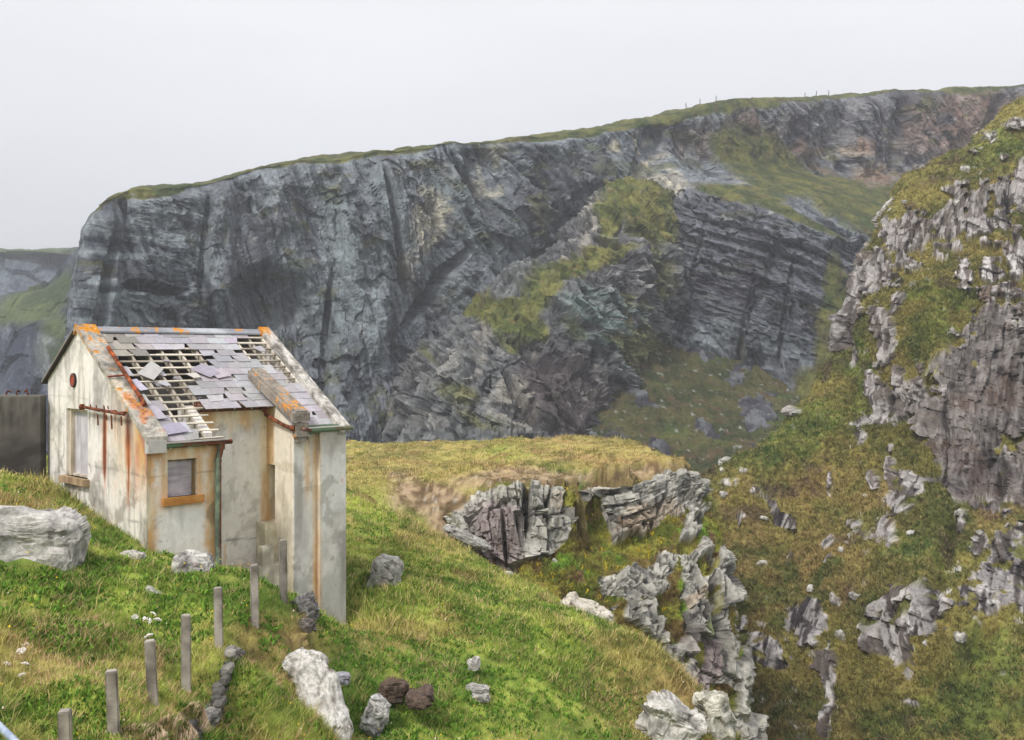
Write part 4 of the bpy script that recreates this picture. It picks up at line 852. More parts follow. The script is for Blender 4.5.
part('front_wall', [piece(.28, ws0, 0, .25, lo, ft), piece(ws0, ws1, 0, .25, lo, wz0), piece(ws0, ws1, 0, .25, wz1, ft), piece(ws1, 1.64, 0, .25, lo, ft), piece(1.39, 1.64, .25, 1.11, lo, lambda t: zr(t)-.16)], paint_wall)
part('porch_wall', [piece(1.39, 4.3, 1.11, 1.36, lo, zr(1.11)-.2)], paint_wall)
part('side_wall', [piece(3.6, 3.85, 0, .80, lo, lambda t: zr(t)-.02), piece(3.6, 3.85, .80, 1.11, -2.70, lambda t: zr(t)-.02), piece(3.6, 3.85, .80, 1.11, lo, -4.05)], paint_wall)
part('side_wall', [piece(3.85, 4.27, 0, .25, lo, ft+.06), piece(4.27, 5.02, -.10, .25, lo, ft+.06), piece(4.8, 5.02, .25, 5.01, lo, zt)], paint_wall, label='right wing wall with a projecting pier at its corner')
part('rear_wall', [piece(.28, 4.9, 5.01, 5.26, lo, zr(5.26)-.1)], paint_wall)
part('ceiling', [piece(.28, 4.9, 1.36, 5.0, -1.60, -1.56, .5), piece(.28, 1.39, .25, 1.36, -2.05, -2.0, .5), piece(3.85, 4.9, .25, 1.36, -2.05, -2.0, .5)], (120, 112, 104))
# copings
def paint_cop(V):
    s, t, z = V.T; a = fbm(V/.35, 4, 811); c = fbm(V/.09, 3, 812)
    col = mix(lin(120, 116, 108), lin(188, 182, 170), sm(a+c*.4+.1, -.4, .4)); return col, s, t, z, a, c
def cop_left(V):
    col, s, t, z, a, c = paint_cop(V)
    col = mix(col, lin(210, 196, 172), sm(1.9-t+a, 0, .5)*sm(t+a, .9, 1.4)*.7)
    col = mix(col, mix(ORNG, RUST, sm(c, -.2, .4)), sm(1.25-t+a*.8, 0, .5)*sm(t+a, .2, .6)*sm(s-.02+a*.3, 0, .2)*sm(c+a+.2, -.3, .3)*.9)
    col = mix(col, LICH*.9, np.maximum(sm(np.abs(t-3.45)*-1+.32+a*.5+c*.9, 0, .15), sm(c*1.0+fbm(V/.16, 2, 814), .55, .7)*.9)*(t > .2))
    return col
def cop_right(V):
    col, s, t, z, a, c = paint_cop(V); col = mix(col, lin(214, 210, 206), .55*sm(c+a, -.5, .5))
    col = mix(col, DRK, sm(fbm(np.stack([s*9, t*1.2, z], -1), 3, 815), .25, .5)*.6)
    col = mix(col, LICH*.9, sm(-np.abs(t-3.5)+.22+a*.3+c*.3, 0, .1)*.95+sm(t-2.2, 0, 1.0)*sm(c, .35, .5)*.6); return col
def cop_mid(V):
    col, s, t, z, a, c = paint_cop(V); col = mix(col, lin(126, 112, 100), .6)
    col = mix(col, LICH, np.maximum(sm(.10-t+a*.4+c*.5, 0, .15)*sm(c+.1, -.1, .15), sm(c+a*.6, .42, .5))*.95*(t > -.12)); return col
part('coping', [piece(-.07, .40, -.14, AP+.12, lambda t: zr(np.minimum(t, AP))-.02-(np.maximum(t-AP, 0)), lambda t: zr(np.minimum(t, AP))+.12-np.maximum(t-AP, 0)*.8, .035)], cop_left, M_boulder, label='concrete coping blotched with orange lichen and rust')
part('coping', [piece(-.10, .30, AP+.10, 5.42, lambda t: zr(t)-.02, lambda t: zr(t)+.05)], lambda V: mix(lin(70, 64, 60), lin(168, 160, 150), sm(V[:, 2]-zr(V[:, 1]), .0, .05)), label='thin dark verge of the rear slope')
part('coping', [piece(4.80, 5.10, -.16, AP+.08, lambda t: zr(np.minimum(t, AP))-.04, lambda t: zr(np.minimum(t, AP))+.13-np.maximum(t-AP, 0)*.8, .035), piece(4.80, 5.10, AP+.08, 5.4, lambda t: zr(t)-.04, lambda t: zr(t)+.06)], cop_right, M_boulder, label='whitish weathered coping of the right-hand verge')
mc0 = lambda t: np.interp(t, [-.2, 1.8], [-1.62, zr(1.75)-.03]); mc1 = lambda t: np.interp(t, [-.2, 1.8], [-1.42, zr(1.75)+.20])
MC = part('coping', [piece(3.44, 3.92, -.2, 1.76, mc0, mc1, .035), piece(3.52, 3.84, -.195, 1.755, mc1, lambda t: mc1(t)+.05, .035)], cop_mid, M_boulder, label='short thick grey coping with orange lichen between the two eaves')
part('corbel', [piece(3.56, 3.90, -.17, 0, -1.98, -1.66), piece(3.62, 3.86, -.13, 0, -2.1, -1.98)], cop_mid, M_boulder)
part('kneeler', [piece(-.05, .36, -.16, 0, -2.12, -1.85)], (192, 188, 182))
# windows
def boardp(c1, c2, sc):
    return lambda V: mix(lin(*c1), lin(*c2), sm(fbm(V*np.array([1.5, 1.5, 14.]) if sc else V*np.array([9, 9, 1.2]), 3, 821)+fbm(V/.3, 2, 822)*.5, -.5, .5))
W1 = part('window', [piece(.16, .19, 2.95, 4.15, BW, TW)], boardp((176, 172, 176), (214, 211, 214), 0), label='tall window closed by a pale lilac-grey board')
part('frame', [piece(.06, .16, 4.02, 4.15, BW, TW), piece(.10, .16, 2.95, 3.02, BW, TW), piece(.10, .16, 3.02, 4.02, TW-.07, TW), piece(.10, .16, 3.02, 4.02, BW, BW+.05)], boardp((176, 164, 142), (216, 206, 188), 0), parent=W1)
part('sill', [piece(-.14, .15, 2.84, 4.26, BW-.15, BW+.0)], boardp((138, 116, 90), (180, 156, 124), 0), parent=W1)
W2 = part('window', [piece(ws0, ws1, .13, .16, wz0, wz1)], boardp((158, 149, 156), (194, 186, 191), 1), label='small square window closed by a purplish grey board')
part('frame', [piece(ws1-.05, ws1, .05, .13, wz0, wz1), piece(ws0, ws1-.05, .09, .13, wz1-.04, wz1), piece(ws0, ws0+.03, .09, .13, wz0, wz1-.04)], boardp((96, 82, 64), (150, 126, 88), 0), parent=W2)
part('sill', [piece(ws0-.13, ws1+.14, -.09, .12, wz0-.16, wz0)], boardp((172, 116, 58), (208, 156, 90), 1), parent=W2)
# iron left on the gable
def rustp(V):
    c = fbm(V/.06, 3, 831); return mix(mix(lin(70, 40, 30), lin(124, 70, 46), sm(c, -.4, .2)), lin(170, 108, 76), sm(c, .2, .6)*.7)
M_rust = paint_mat('rusty_iron', bump_scale=30, bump=.6, dist=.01, var=.3, vscale=20, rough=.95)
RB = part('iron_rail', [tube(dens([(-.16, 2.80, -1.25), (-.16, .72, -1.33)]), .035), tube([(-.16, 2.80, -1.25), (-.20, 2.86, -1.25)], .07)] + [tube(dens([(-.16, x, -1.30), (.02, x, -1.30)]), .028) for x in (2.05, 1.45, .87)] + [tube([(-.16, x, -1.38), (-.16+.02, x+.02, -1.38-h)], .018, 6) for x, h in ((2.05, .25), (.87, .2), (1.35, .3), (1.6, .12))]+[tube([(-.16, x, -1.25), (-.16, x+.03, -1.18)], .015, 6) for x in (2.4, 2.1, 1.7, 1.5)], rustp, M_rust)
part('iron_pipe', [tube(dens([(.30, 2.55, zr(2.55)+.20), (.30, .85, zr(.85)+.19)]), .045), tube(dens([(.30, 1.62, zr(1.62)+.2), (-.12, 1.62, zr(1.62)+.17)]), .022), tube(dens([(.30, .95, zr(.95)+.2), (.30, .72, zr(.72)+.16)]), .055)], lambda V: mix(rustp(V), lin(206, 104, 54)*np.ones_like(V), sm(fbm(V/.2, 2, 5), -.2, .5)*.6), M_rust)
th = np.linspace(0, 2*np.pi, 25)[:-1]
def disc(s0, s1, tc_, zc, rt, rz):
    V = [np.stack([th*0+s, tc_+np.cos(th)*rt*q, zc+np.sin(th)*rz*q], -1) for s, q in ((s0, 1), (s1, .95), (s1, .6), (s1+.015, .5), (s1+.015, .01))]
    return np.concatenate(V), np.array([[i*24+j, i*24+(j+1) % 24, (i+1)*24+(j+1) % 24, (i+1)*24+j] for i in range(4) for j in range(24)])
part('vent_disc', [disc(.0, -.05, 3.70, -.66, .15, .17)], lambda V: mix(lin(52, 46, 46)*np.ones_like(V), lin(156, 78, 58)*np.ones_like(V), ((((V[:, 1]-3.70)/.15)**2+((V[:, 2]+.66)/.17)**2) < .5)*1.0), M_rust)
# gutters and pipes
def gutp(V):
    c = fbm(V*np.array([2.5, 4, 6.]), 3, 841); return mix(lin(104, 128, 100), lin(130, 74, 54), sm(c, -.05, .35))
def gut_left(V): return mix(gutp(V), rustp(V), sm(V[:, 0], 1.35, 1.7))
def fascia(s0, s1, t, z): return piece(s0, s1, t+.06, t+.10, z-.10, z+.07)
GL = part('gutter', [tube(dens([(.38, -.10, -1.98), (1.92, -.10, -1.98)]), .055), piece(.38, 1.8, -.05, 0, -2.05, -1.90)], gut_left, M_rust, label='green painted gutter rusting at its right end')
part('gutter', [tube(dens([(1.70, .98, -1.25), (3.50, .98, -1.25)]), .055), piece(1.66, 3.55, 1.03, 1.11, -1.38, -1.14)], lambda V: mix(rustp(V), lin(112, 84, 70)*np.ones_like(V), .5), M_rust, label='rusty brown gutter over the recess')
part('gutter', [tube(dens([(3.95, -.14, -1.84), (5.18, -.14, -1.84)]), .05), piece(3.92, 5.04, -.09, -.04, -1.93, -1.74)], lambda V: mix(gutp(V), lin(104, 128, 96)*np.ones_like(V), .4), M_rust, label='green gutter of the right wing')
def pipp(V): return mix(mix(lin(120, 136, 116), lin(86, 96, 84), sm(fbm(V/.2, 2, 3), -.3, .3)), rustp(V), sm(V[:, 0]-1.60+fbm(V/.3, 2, 4)*.03, -.015, .02)*.9)
part('downpipe', [tube(dens([(1.66, -.10, -2.0), (1.66, -.10, -2.1), (1.6, -.09, -2.35), (1.6, -.09, -5.1)]), .068, 14), tube([(1.67, -.1, -1.96), (1.66, -.1, -2.14)], .085, 12), tube([(1.6, -.09, -2.42), (1.6, -.09, -2.36)], .075, 12), tube([(1.6, -.09, -4.2), (1.6, -.09, -4.12)], .07, 12)], pipp, M_rust, label='half green, half rusty downpipe at the corner')
part('downpipe', [tube(dens([(3.42, .98, -1.30), (3.44, .95, -1.50), (3.52, .30, -1.72), (3.52, -.05, -1.78), (3.75, -.16, -1.80), (3.98, -.15, -1.84)]), .045, 10), tube([(3.5, -.02, -1.77), (3.56, -.1, -1.78)], .07), tube([(3.42, .98, -1.28), (3.42, .97, -1.42)], .065)], lambda V: mix(rustp(V), lin(172, 140, 126)*np.ones_like(V), sm(fbm(V/.2, 2, 3), 0, .4)*.8), M_rust, label='rusty offset pipe joining the two gutters')
# doorway steps
stp = lambda V: mix(lin(168, 160, 144), lin(226, 218, 202), sm(fbm(V/.3, 3, 851), -.4, .4))
part('step', [piece(3.28, 3.6, .72, 1.1, lo, -4.06)], lambda V: mix(lin(196, 186, 160), lin(232, 222, 200), sm(fbm(V/.3, 3, 851), -.4, .4))); part('step', [piece(2.55, 3.6, .25, .55, lo, -4.95)], stp); part('step', [piece(1.7, 3.2, .55, 1.1, lo, -5.0)], stp)
part('plinth_block', [piece(2.95, 3.12, .30, .5, -5.0, -4.52), piece(3.12, 3.25, .30, .48, -4.95, -4.50)], stp)
part('plinth_block', [piece(3.22, 3.59, .52, 1.08, -4.0, -3.0)], lambda V: mix(lin(150, 140, 118), lin(206, 194, 168), sm(fbm(V/.4, 3, 852), -.4, .4))) if False else None
# roof timber and slates
AL = math.atan(SL); CA, SA = math.cos(AL), math.sin(AL)
def rbox(s0, s1, u0, u1, h0, h1):
    """box on the front slope: s across, u up the slope from the eave, h above the batten plane"""
    V = []
    for s in (s0, s1):
        for u in (u0, u1):
            for h in (h0, h1):
                V.append((s, u*CA-h*SA, -1.93+u*SA+h*CA))
    return np.array(V), np.array([[0, 1, 3, 2], [4, 6, 7, 5], [0, 4, 5, 1], [2, 3, 7, 6], [0, 2, 6, 4], [1, 5, 7, 3]])
def wood(V): return mix(lin(128, 118, 104), lin(212, 203, 186), sm(fbm(V/.25, 3, 861)+fbm(V*12, 2, 862)*.3, -.5, .3))
UL = AP/CA
def umin(s): return -.12 if (s < 1.72 or s > 3.78) else 1.18
R5 = np.random.default_rng(55)
bat = []
for i in range(16):
    u = -.02+i*.27
    if u > UL-.05: break
    for a, b in ((.42, 1.76), (3.9, 4.84)) if u < 1.2 else ((.42, 4.84),):
        x = a
        while x < b-.01:
            y = min(x+1.1, b); bat.append(rbox(x, y, u+R5.normal(0, .006), u+.05+R5.normal(0, .006), .045+R5.normal(0, .003), .072)); x = y
part('battens', bat, wood)
raf = [rbox(s-.028, s+.028, umin(s), UL-.02, -.09, .044) for s in (.5, .92, 1.34, 1.74, 2.2, 2.65, 3.1, 3.55, 3.97, 4.4, 4.8)]
part('rafters', raf, wood)
H1 = [(122, 363), (157, 349), (168, 351), (177, 347), (188, 349), (199, 350), (212, 360), (198, 369), (201, 381), (199, 391), (208, 405), (230, 436), (214, 440), (196, 439), (181, 430), (177, 421), (159, 413), (149, 401), (138, 391), (130, 377)]
H2 = [(238, 337), (250, 334), (268, 336), (280, 346), (289, 356), (294, 364), (301, 374), (310, 386), (294, 385), (284, 377), (275, 369), (259, 366), (255, 360), (245, 357), (236, 352), (233, 345)]
def inside(x, y, poly):
    r = False; j = len(poly)-1
    for i in range(len(poly)):
        (xi, yi), (xj, yj) = poly[i], poly[j]
        if (yi > y) != (yj > y) and x < (xj-xi)*(y-yi)/(yj-yi)+xi: r = not r
        j = i
    return r
def stw(s, t, z): return np.array([HX+(s-t)*C45, HYY+(s+t)*C45, z])
def slate(s0, s1, u0, u1, h, tw=0, tilt=0, clip=0):
    """one slate: thin tilted box, optionally twisted, with a broken corner"""
    cs, cu = (s0+s1)/2, (u0+u1)/2; out = [];
    rim = [(s0, u0), (s1, u0), (s1, u1), (s0, u1)]
    if clip == 1: rim = [(s0+.12, u0), (s1, u0), (s1, u1), (s0, u1)]
    if clip == 2: rim = [(s0, u0), (s1-.15, u0+.03), (s1, u1), (s0, u1)]
    for hh in (0, .011):
        for (a, b) in rim:
            x, y = a-cs, b-cu; x, y = x*math.cos(tw)-y*math.sin(tw), x*math.sin(tw)+y*math.cos(tw)
            H_ = h+hh+(-(b-cu))*tilt+(a-cs)*R5.normal(0, .01)*0
            out.append((cs+x, (cu+y)*CA-H_*SA, -1.93+(cu+y)*SA+H_*CA))
    return np.array(out), np.array([[3, 2, 1, 0], [4, 5, 6, 7], [0, 1, 5, 4], [1, 2, 6, 5], [2, 3, 7, 6], [3, 0, 4, 7]])
sl = []; sc_ = []
def addslate(q, c): sl.append(q); sc_.append(np.tile(c, (8, 1)))
for i in range(17):
    u0 = -.08+i*.27
    if u0 > UL-.1: break
    x = .40-(.24 if i % 2 else 0)-R5.uniform(0, .05)
    while x < 4.86:
        wd = .47+R5.normal(0, .015); s0, s1 = max(x, .40), min(x+wd-.006, 4.86); x += wd
        if s1-s0 < .06: continue
        cs = (s0+s1)/2
        if u0 < 1.0:
            if cs > 1.85 and cs < 3.72: continue
            if s0 < 1.8 < s1: s1 = 1.80
            if s0 < 3.78 < s1: s0 = 3.78
        if s1-s0 < .06: continue
        p = stw(cs, (u0+.12)*CA, -1.85+(u0+.12)*SA); qx, qy = 512+F*p[0]/p[1], HY-F*p[2]/p[1]
        if inside(qx, qy, H1) or inside(qx, qy, H2):
            if R5.random() > .04: continue
        old = sm(np.array(1.7-cs), 0, .8)*sm(np.array(u0-2.2), 0, .9)
        c = lin(*(np.array([170, 166, 169])*R5.uniform(.87, 1.08)+R5.normal(0, 2, 3)))
        c = c*(1-old)+lin(*(np.array([146, 140, 130])*R5.uniform(.8, 1.15)))*old
        addslate(slate(s0, s1, u0, min(u0+.40, UL), .080+R5.normal(0, .003), R5.normal(0, .01), .042, R5.choice([0, 0, 0, 0, 1, 2])), c)
def at_roof(px, py):
    lo_, hi = 0., 1.; best = None
    for s in np.linspace(.3, 5, 95):
        for u in np.linspace(-.1, 4.2, 87):
            p = stw(s, u*CA, -1.85+u*SA); d = (512+F*p[0]/p[1]-px)**2+(HY-F*p[2]/p[1]-py)**2
            if best is None or d < best[0]: best = (d, s, u)
    return best[1], best[2]
for (px, py, w_, h_, tw, cc) in ((151, 372, .75, .40, .75, (176, 172, 168)), (203, 372, .5, .5, .5, (158, 150, 162)), (218, 374, .42, .36, .25, (176, 166, 172)), (136, 386, .2, .45, .2, (180, 176, 190)),  (153, 414, .34, .5, .08, (170, 164, 174)),
                               (171, 430, .6, .35, .15, (158, 152, 168)), (275, 347, .16, .9, 0, (188, 184, 182)), (281, 356, .3, .6, .15, (150, 146, 142)), (258, 350, .3, .24, .2, (168, 162, 166)), (163, 385, .25, .2, .3, (168, 166, 170)), (191, 378, .3, .2, .1, (196, 190, 180))):
    s, u = at_roof(px, py); addslate(slate(s-w_/2, s+w_/2, u-h_/2, u+h_/2, .125+R5.uniform(0, .02), tw, .04, int(R5.integers(0, 3))), lin(*cc))
for k in range(15):   # fragments resting on the battens
    px, py = R5.uniform(130, 215), R5.uniform(355, 432)
    if not inside(px, py, H1): continue
    s, u = at_roof(px, py); a = R5.uniform(.1, .28)
    addslate(slate(s-a/2, s+a/2, u-.09, u+.07, .03+R5.uniform(-.04, .05), R5.normal(0, .35), .05, 1), lin(*(np.array([186, 180, 186])*R5.uniform(.75, 1.1))))
M_slate = paint_mat('roof_slate', bump_scale=16, bump=.3, dist=.01, var=.2, vscale=7, rough=.6, spec=.35)
V, Fc = join(sl); mesh_np('slates', local(V), Fc, M_slate, np.concatenate(sc_), parent=H)
part('slates', [piece(.3, 4.82, AP, 5.4, lambda t: zr(t)-.08, lambda t: zr(t)-.03, .2)], (150, 144, 150), M_slate, label='slates of the rear slope')
part('underlay', [piece(.42, 1.1, 2.9, 3.4, lambda t: zr(t)-.30, lambda t: zr(t)-.29, .2)], (170, 166, 160)) if False else None
def capp(V): 
    c = fbm(V/.1, 3, 871); return mix(mix(lin(140, 142, 148), lin(186, 188, 192), sm(fbm(V*np.array([1.2, 3, 3]), 2, 872), -.4, .4)), LICH*np.ones_like(V), sm(c+fbm(V/.5, 2, 873)*.6+sm(V[:, 0], 3.4, 4.6)*.25, .36, .5)*.9)
part('ridge_cap', [piece(.42, 4.84, AP-.13, AP+.13, lambda t: zr(t)+.005, lambda t: zr(t)+.045+.02*np.exp(-((t-AP)/.04)**2), .03)], capp)
part('flashing', [piece(.36, 1.82, -.20, -.10, -1.935, -1.905, .1)], (178, 170, 162)); part('flashing', [piece(3.9, 4.84, -.19, -.08, -1.80, -1.775, .1)], (196, 190, 184))

# ------------------------------------------------------------------ dark boundary wall
def drk(V):
    c = mix(lin(58, 54, 52), lin(84, 80, 76), sm(fbm(V*np.array([1.5, 1.5, 3]), 4, 881), -.4, .4)); c = mix(c, lin(150, 146, 138), sm(V[:, 2], -1.075, -1.06)*.5)
    c = mix(c, lin(112, 108, 102), .6*sm(fbm(np.stack([V[:, 0]*4, V[:, 1]*0, V[:, 2]*.7], -1), 4, 883), .05, .45)*sm(V[:, 2], -2.6, -1.1)); c = mix(c, lin(36, 33, 32), np.exp(-((V[:, 0]+12.9+.02*fbm(V*3, 2, 1))/.03)**2)*.8)
    return mix(c, lin(34, 31, 30), np.exp(-((V[:, 2]+1.62+.02*V[:, 0]*0)/.012)**2)*.6)
V, Fc = join([piece(-17.5, -11.42, 25.42, 25.74, -6, -1.05, .06)])
V2 = V.copy(); o = mesh_np('boundary_wall', V2-np.array([-14, 25.58, -3.2]), Fc, M_wall, drk(V)); o.location = (-14, 25.58, -3.2); tag(o, 'dark grey concrete wall adjoining the gable end', 'wall')
for k, (px, lab) in enumerate(((5, 'rusty iron stub on the dark wall, nearest the photo edge'), (16, 'rusty iron stub on the dark wall, middle one of three'), (27, 'rusty iron stub on the dark wall, nearest the cottage'))):
    p = U(px, 390, 25.5); Vt, Ft = tube(dens([(0, 0, 0), (0, .02, .1), (.05, .02, .16+.02*k), (.14, .02, .12)], .03), .028, 8)
    o = mesh_np('iron_stub', Vt, Ft, M_rust, rustp(Vt)); o.location = (p[0], 25.56, -1.06); o.rotation_euler = (0, 0, k*1.3); o.scale = (.8, .8, .7); tag(o, lab, 'iron stub', 'rusty stubs on the dark wall')

# ------------------------------------------------------------------ posts
posts = [(66, 709, 12.4, .15), (114, 670, 13.0, .15), (153, 640, 14.2, .15), (186, 615, 15.6, .15), (219, 588, 17.3, .15), (255, 565, 18.6, .145), (283.5, 540, 20.0, .14)]
plabs = ['concrete post nearest the camera, cut by the bottom edge of the photo', 'second concrete post from the camera in the row', 'third concrete post, beside the pinkish thrift', 'fourth concrete post, standing above the dry stone edging', 'tall concrete post below the white boulder', 'concrete post in front of the recess between the wings', 'farthest post, dark timber-like, against the right wing wall']
M_conc = paint_mat('post_concrete', bump_scale=40, bump=.5, dist=.008, var=.22, vscale=14)
pp = None
for k, (px, py, Y, w_) in enumerate(posts):
    top = U(px, py, Y); g = gz(top[0], Y)
    bm = bmesh.new(); bmesh.ops.create_cube(bm, size=1); hgt = top[2]-g+.35
    for v in bm.verts: v.co = Vector((v.co.x*w_*.93, v.co.y*w_*.93, (v.co.z+.5)*hgt-.35))
    bmesh.ops.bevel(bm, geom=list(bm.edges), offset=.016, segments=2, affect='EDGES')
    bmesh.ops.subdivide_edges(bm, edges=[e for e in bm.edges if e.calc_length() > .2], cuts=22)
    V = np.array([v.co[:] for v in bm.verts]); 
    nz = fbm(V/.12+k*5, 3, 900+k); V[:, 0] += nz*.006; V[:, 1] += nz*.006
    for v, q in zip(bm.verts, V): v.co = q
    c = mix(lin(112, 104, 96), lin(172, 164, 154), sm(fbm(V*np.array([14, 14, 3])+k, 3, 910)+.1, -.4, .4))
    if k == 6: c = c*.62
    c = mix(c, lin(196, 190, 178), sm(V[:, 2], hgt-.36, hgt-.34)*.5)
    me = bpy.data.meshes.new('post'); bm.to_mesh(me); bm.free(); ca = me.color_attributes.new('paint', 'FLOAT_COLOR', 'POINT'); c4 = np.ones((len(V), 4), np.float32); c4[:, :3] = c; ca.data.foreach_set('color', c4.ravel()); me.materials.append(M_conc)
    o = bpy.data.objects.new('post', me); COL.objects.link(o); o.location = (top[0], Y, g); o.rotation_euler = (math.radians(R5.normal(0, 1.8)), math.radians(R5.normal(0, 1.6)), math.radians(R5.uniform(-14, 14)+20))
    tag(o, plabs[k], 'post', 'row of fence posts in front of the cottage')
    AVOID.append((top[0], Y, .12))
# handrail
a = U(-14, 713, 8.2); b = U(34, 760, 7.2)
Vt, Ft = tube(dens([(0, 0, 0), tuple((b-a)*1.3)], .3), .028, 14); Vt2, Ft2 = tube(dens([(-1.8, 1.6, .3), (0, 0, 0)], .3), .028, 14)
V, Fc = join([(Vt, Ft), (Vt2, Ft2)])
M_steel = flat_mat('galvanised_steel', (150, 166, 190), (196, 206, 222), 8, .35, .05, spec=.5, metal=.4)
o = mesh_np('handrail', V, Fc, M_steel, smooth=True); o.location = a; tag(o, 'pale blue metal handrail cutting the bottom left corner', 'handrail')

# ------------------------------------------------------------------ flowers
def umbel(seed):
    R = np.random.default_rng(seed); V = []; Fs = []; n = 0
    base, fc = ico(1)
    for k in range(46):
        r = math.sqrt(R.random()); a = R.uniform(0, 6.28); p = np.array([math.cos(a)*r*.055, math.sin(a)*r*.055, .022*(1-r*r)+R.normal(0, .003)])
        V.append(base*R.uniform(.006, .010)+p); Fs.append(fc+n); n += len(base)
    return np.concatenate(V), np.concatenate(Fs)
fl = [(135, 617, 17.0, 'white flower head leftmost of the five above the third post'), (147, 620, 16.6, 'largest white flower head in the cluster above the third post'), (153, 614, 17.0, 'topmost white flower head in the cluster above the third post'), (157, 620, 16.8, 'white flower head rightmost of the cluster above the third post'), (149, 636, 15.9, 'white flower head alone just above the third post'),
      (25, 645, 14.8, 'highest white flower head at the left edge of the meadow'), (21, 651, 14.4, 'white flower head just below the highest one at the left edge'), (16, 650, 14.7, 'leftmost small white flower head at the left edge'), (7, 664, 14.0, 'white flower head closest to the left photo edge'), (25, 664, 14.0, 'pinkish white flower head over the dark green leaves at left'), (22, 675, 13.7, 'lowest white flower head of the group at the left edge'),
      (328, 629, 22.6, 'white flower head at the foot of the right wing pier'), (342, 631, 23, 'white flower head in the grass right of the pier foot'), (346, 570, 29.5, 'white flower head low against the meadow beside the cottage wall'), (352, 573, 29.4, 'white flower head right of the one by the cottage wall')]
M_stem = flat_mat('stem_green', (96, 110, 54), (120, 130, 70), 20); M_petal = flat_mat('petal_white', (226, 216, 210), (244, 240, 236), 60, rough=.8, bump=0)
for k, (px, py, Y, lab) in enumerate(fl):
    t = U(px, py, Y); g = gz(t[0], Y); hh = min(max(t[2]-g, .18), .55)
    e = empty('wildflower', (t[0], Y, t[2]-hh)); tag(e, lab, 'flower', 'white wildflowers in the meadow')
    Vt, Ft = tube(dens([(0, 0, -.1), (.01, 0, hh*.5), (0, 0, hh-.01)], .08), .004, 5); st = mesh_np('stem', Vt, Ft, M_stem, parent=e)
    V, Fc = umbel(k); hd = mesh_np('flower_head', V, Fc, M_petal, parent=e); hd.location = (0, 0, hh); hd.rotation_euler = (.5, .1, k); sc = [1.0, 1.35, 1.05, 1.15, 1.2][k % 5]*(.85 if 5 <= k < 11 else 1); hd.scale = (sc,)*3

# thrift cushions (pink-brown domes of dead flower heads)
def cushion(px, py, Y, w_, h_, seed, lab, PK=(236, 206, 182)):
    c = U(px, py, Y); g = gz(c[0], Y); R = np.random.default_rng(seed)
    th_ = R.uniform(0, 2*np.pi, 4200); ph = np.arccos(R.uniform(-.1, 1, 4200)); N = np.stack([np.sin(ph)*np.cos(th_), np.sin(ph)*np.sin(th_), np.cos(ph)], -1)
    rr = 1+fbm(N*2.2+seed, 2, seed)*.14; P = N*rr[:, None]*np.array([w_/2, w_/2*.8, h_])*.9
    pat = sm(fbm(N*5+seed, 3, seed+1), -.3, .25)*.8
    k = R.random(4200) < .12+.5*pat
    C = mix(lin(120, 134, 62)*np.ones_like(N), lin(*PK)*np.ones_like(N), k*1.0)*R.uniform(.75, 1.2, (4200, 1))
    hN = N*.6+np.array([0, 0, .4])
    o = blades(P, hN, R.uniform(.05, .10, 4200), R.uniform(.007, .014, 4200), C, .9, seed, .4, 'thrift_cushion', lab)
    del o['kind']; o['category'] = 'thrift'; o['group'] = 'cushions of fading thrift'
    V, Fc = ico(4); V2 = V*np.array([w_/2, w_/2*.8, h_])*(.86*(1+fbm(V*2.2+seed, 2, seed)*.14))[:, None]
    col = mix(lin(104, 120, 48), lin(146, 132, 84), sm(fbm(V*3, 3, seed+3), -.3, .3)); n0 = len(o.data.vertices)
    m = mesh_np('mound', V2, Fc, M_soil, col, parent=o); o.location = (c[0], Y, g-.05); AVOID.append((c[0], Y, w_*.3))
cushion(172, 708, 13.6, .62, .34, 31, 'big rounded pinkish thrift cushion right of the third post')
cushion(193, 690, 14.3, .42, .40, 32, 'upright pinkish thrift cushion overhanging the dry stone edging')
cushion(140, 722, 13.1, .7, .24, 33, 'low pinkish thrift cushion at the bottom between two posts')
0 and cushion(212, 655, 16.6, .8, .3, 34, 'rounded mossy hummock behind the fourth post', (186, 172, 100))
0 and cushion(268, 650, 18.3, 1.1, .28, 35, 'straw-coloured hummock below the last posts', (206, 184, 124))
0 and cushion(242, 736, 14.8, .9, .35, 36, 'brown hummock between the stone edging and the long pale rock', (186, 150, 112))

# tiny fence posts on the skyline and walkers' cairn
R8 = np.random.default_rng(8)
rx, ry, rY_ = [], [], []
for k, px in enumerate((686, 700, 716, 806, 816, 828)):
    j = int(np.argmin(np.abs(proj(CL[12:13])[0][0]-px))); colp = CL[4:16, j]; jj = int(np.argmax(-proj(colp)[1])*1); p = colp[np.argmax(colp[:, 2]/colp[:, 1])]
    bm = bmesh.new(); bmesh.ops.create_cone(bm, cap_ends=True, segments=6, radius1=.11, radius2=.08, depth=1.5); me = bpy.data.meshes.new('skyline_post'); bm.to_mesh(me); bm.free(); me.materials.append(flat_mat('weathered_wood', (90, 84, 76)) if k == 0 else bpy.data.materials['weathered_wood'])
    o = bpy.data.objects.new('fence_post', me); COL.objects.link(o); o.location = (p[0], p[1], p[2]+.4); o.rotation_euler = (R8.normal(0, .06), R8.normal(0, .06), 0)
    tag(o, 'tiny distant fence post on the green skyline of the far cliff', 'post', 'fence posts on the far skyline')
make_grass()
# ------------------------------------------------------------------ sea, air, sky, light, camera
sea = flat_mat('sea_water', (60, 84, 92), (78, 100, 104), .2, .15, .3, .3, spec=.5)
bm = bmesh.new(); bmesh.ops.create_grid(bm, x_segments=8, y_segments=8, size=1800); me = bpy.data.meshes.new('sea'); bm.to_mesh(me); bm.free()
o = bpy.data.objects.new('sea', me); COL.objects.link(o); o.location = (0, 1000, -48); me.materials.append(sea); tag(o, 'grey-green sea far below the cliffs', 'sea', kind='structure')

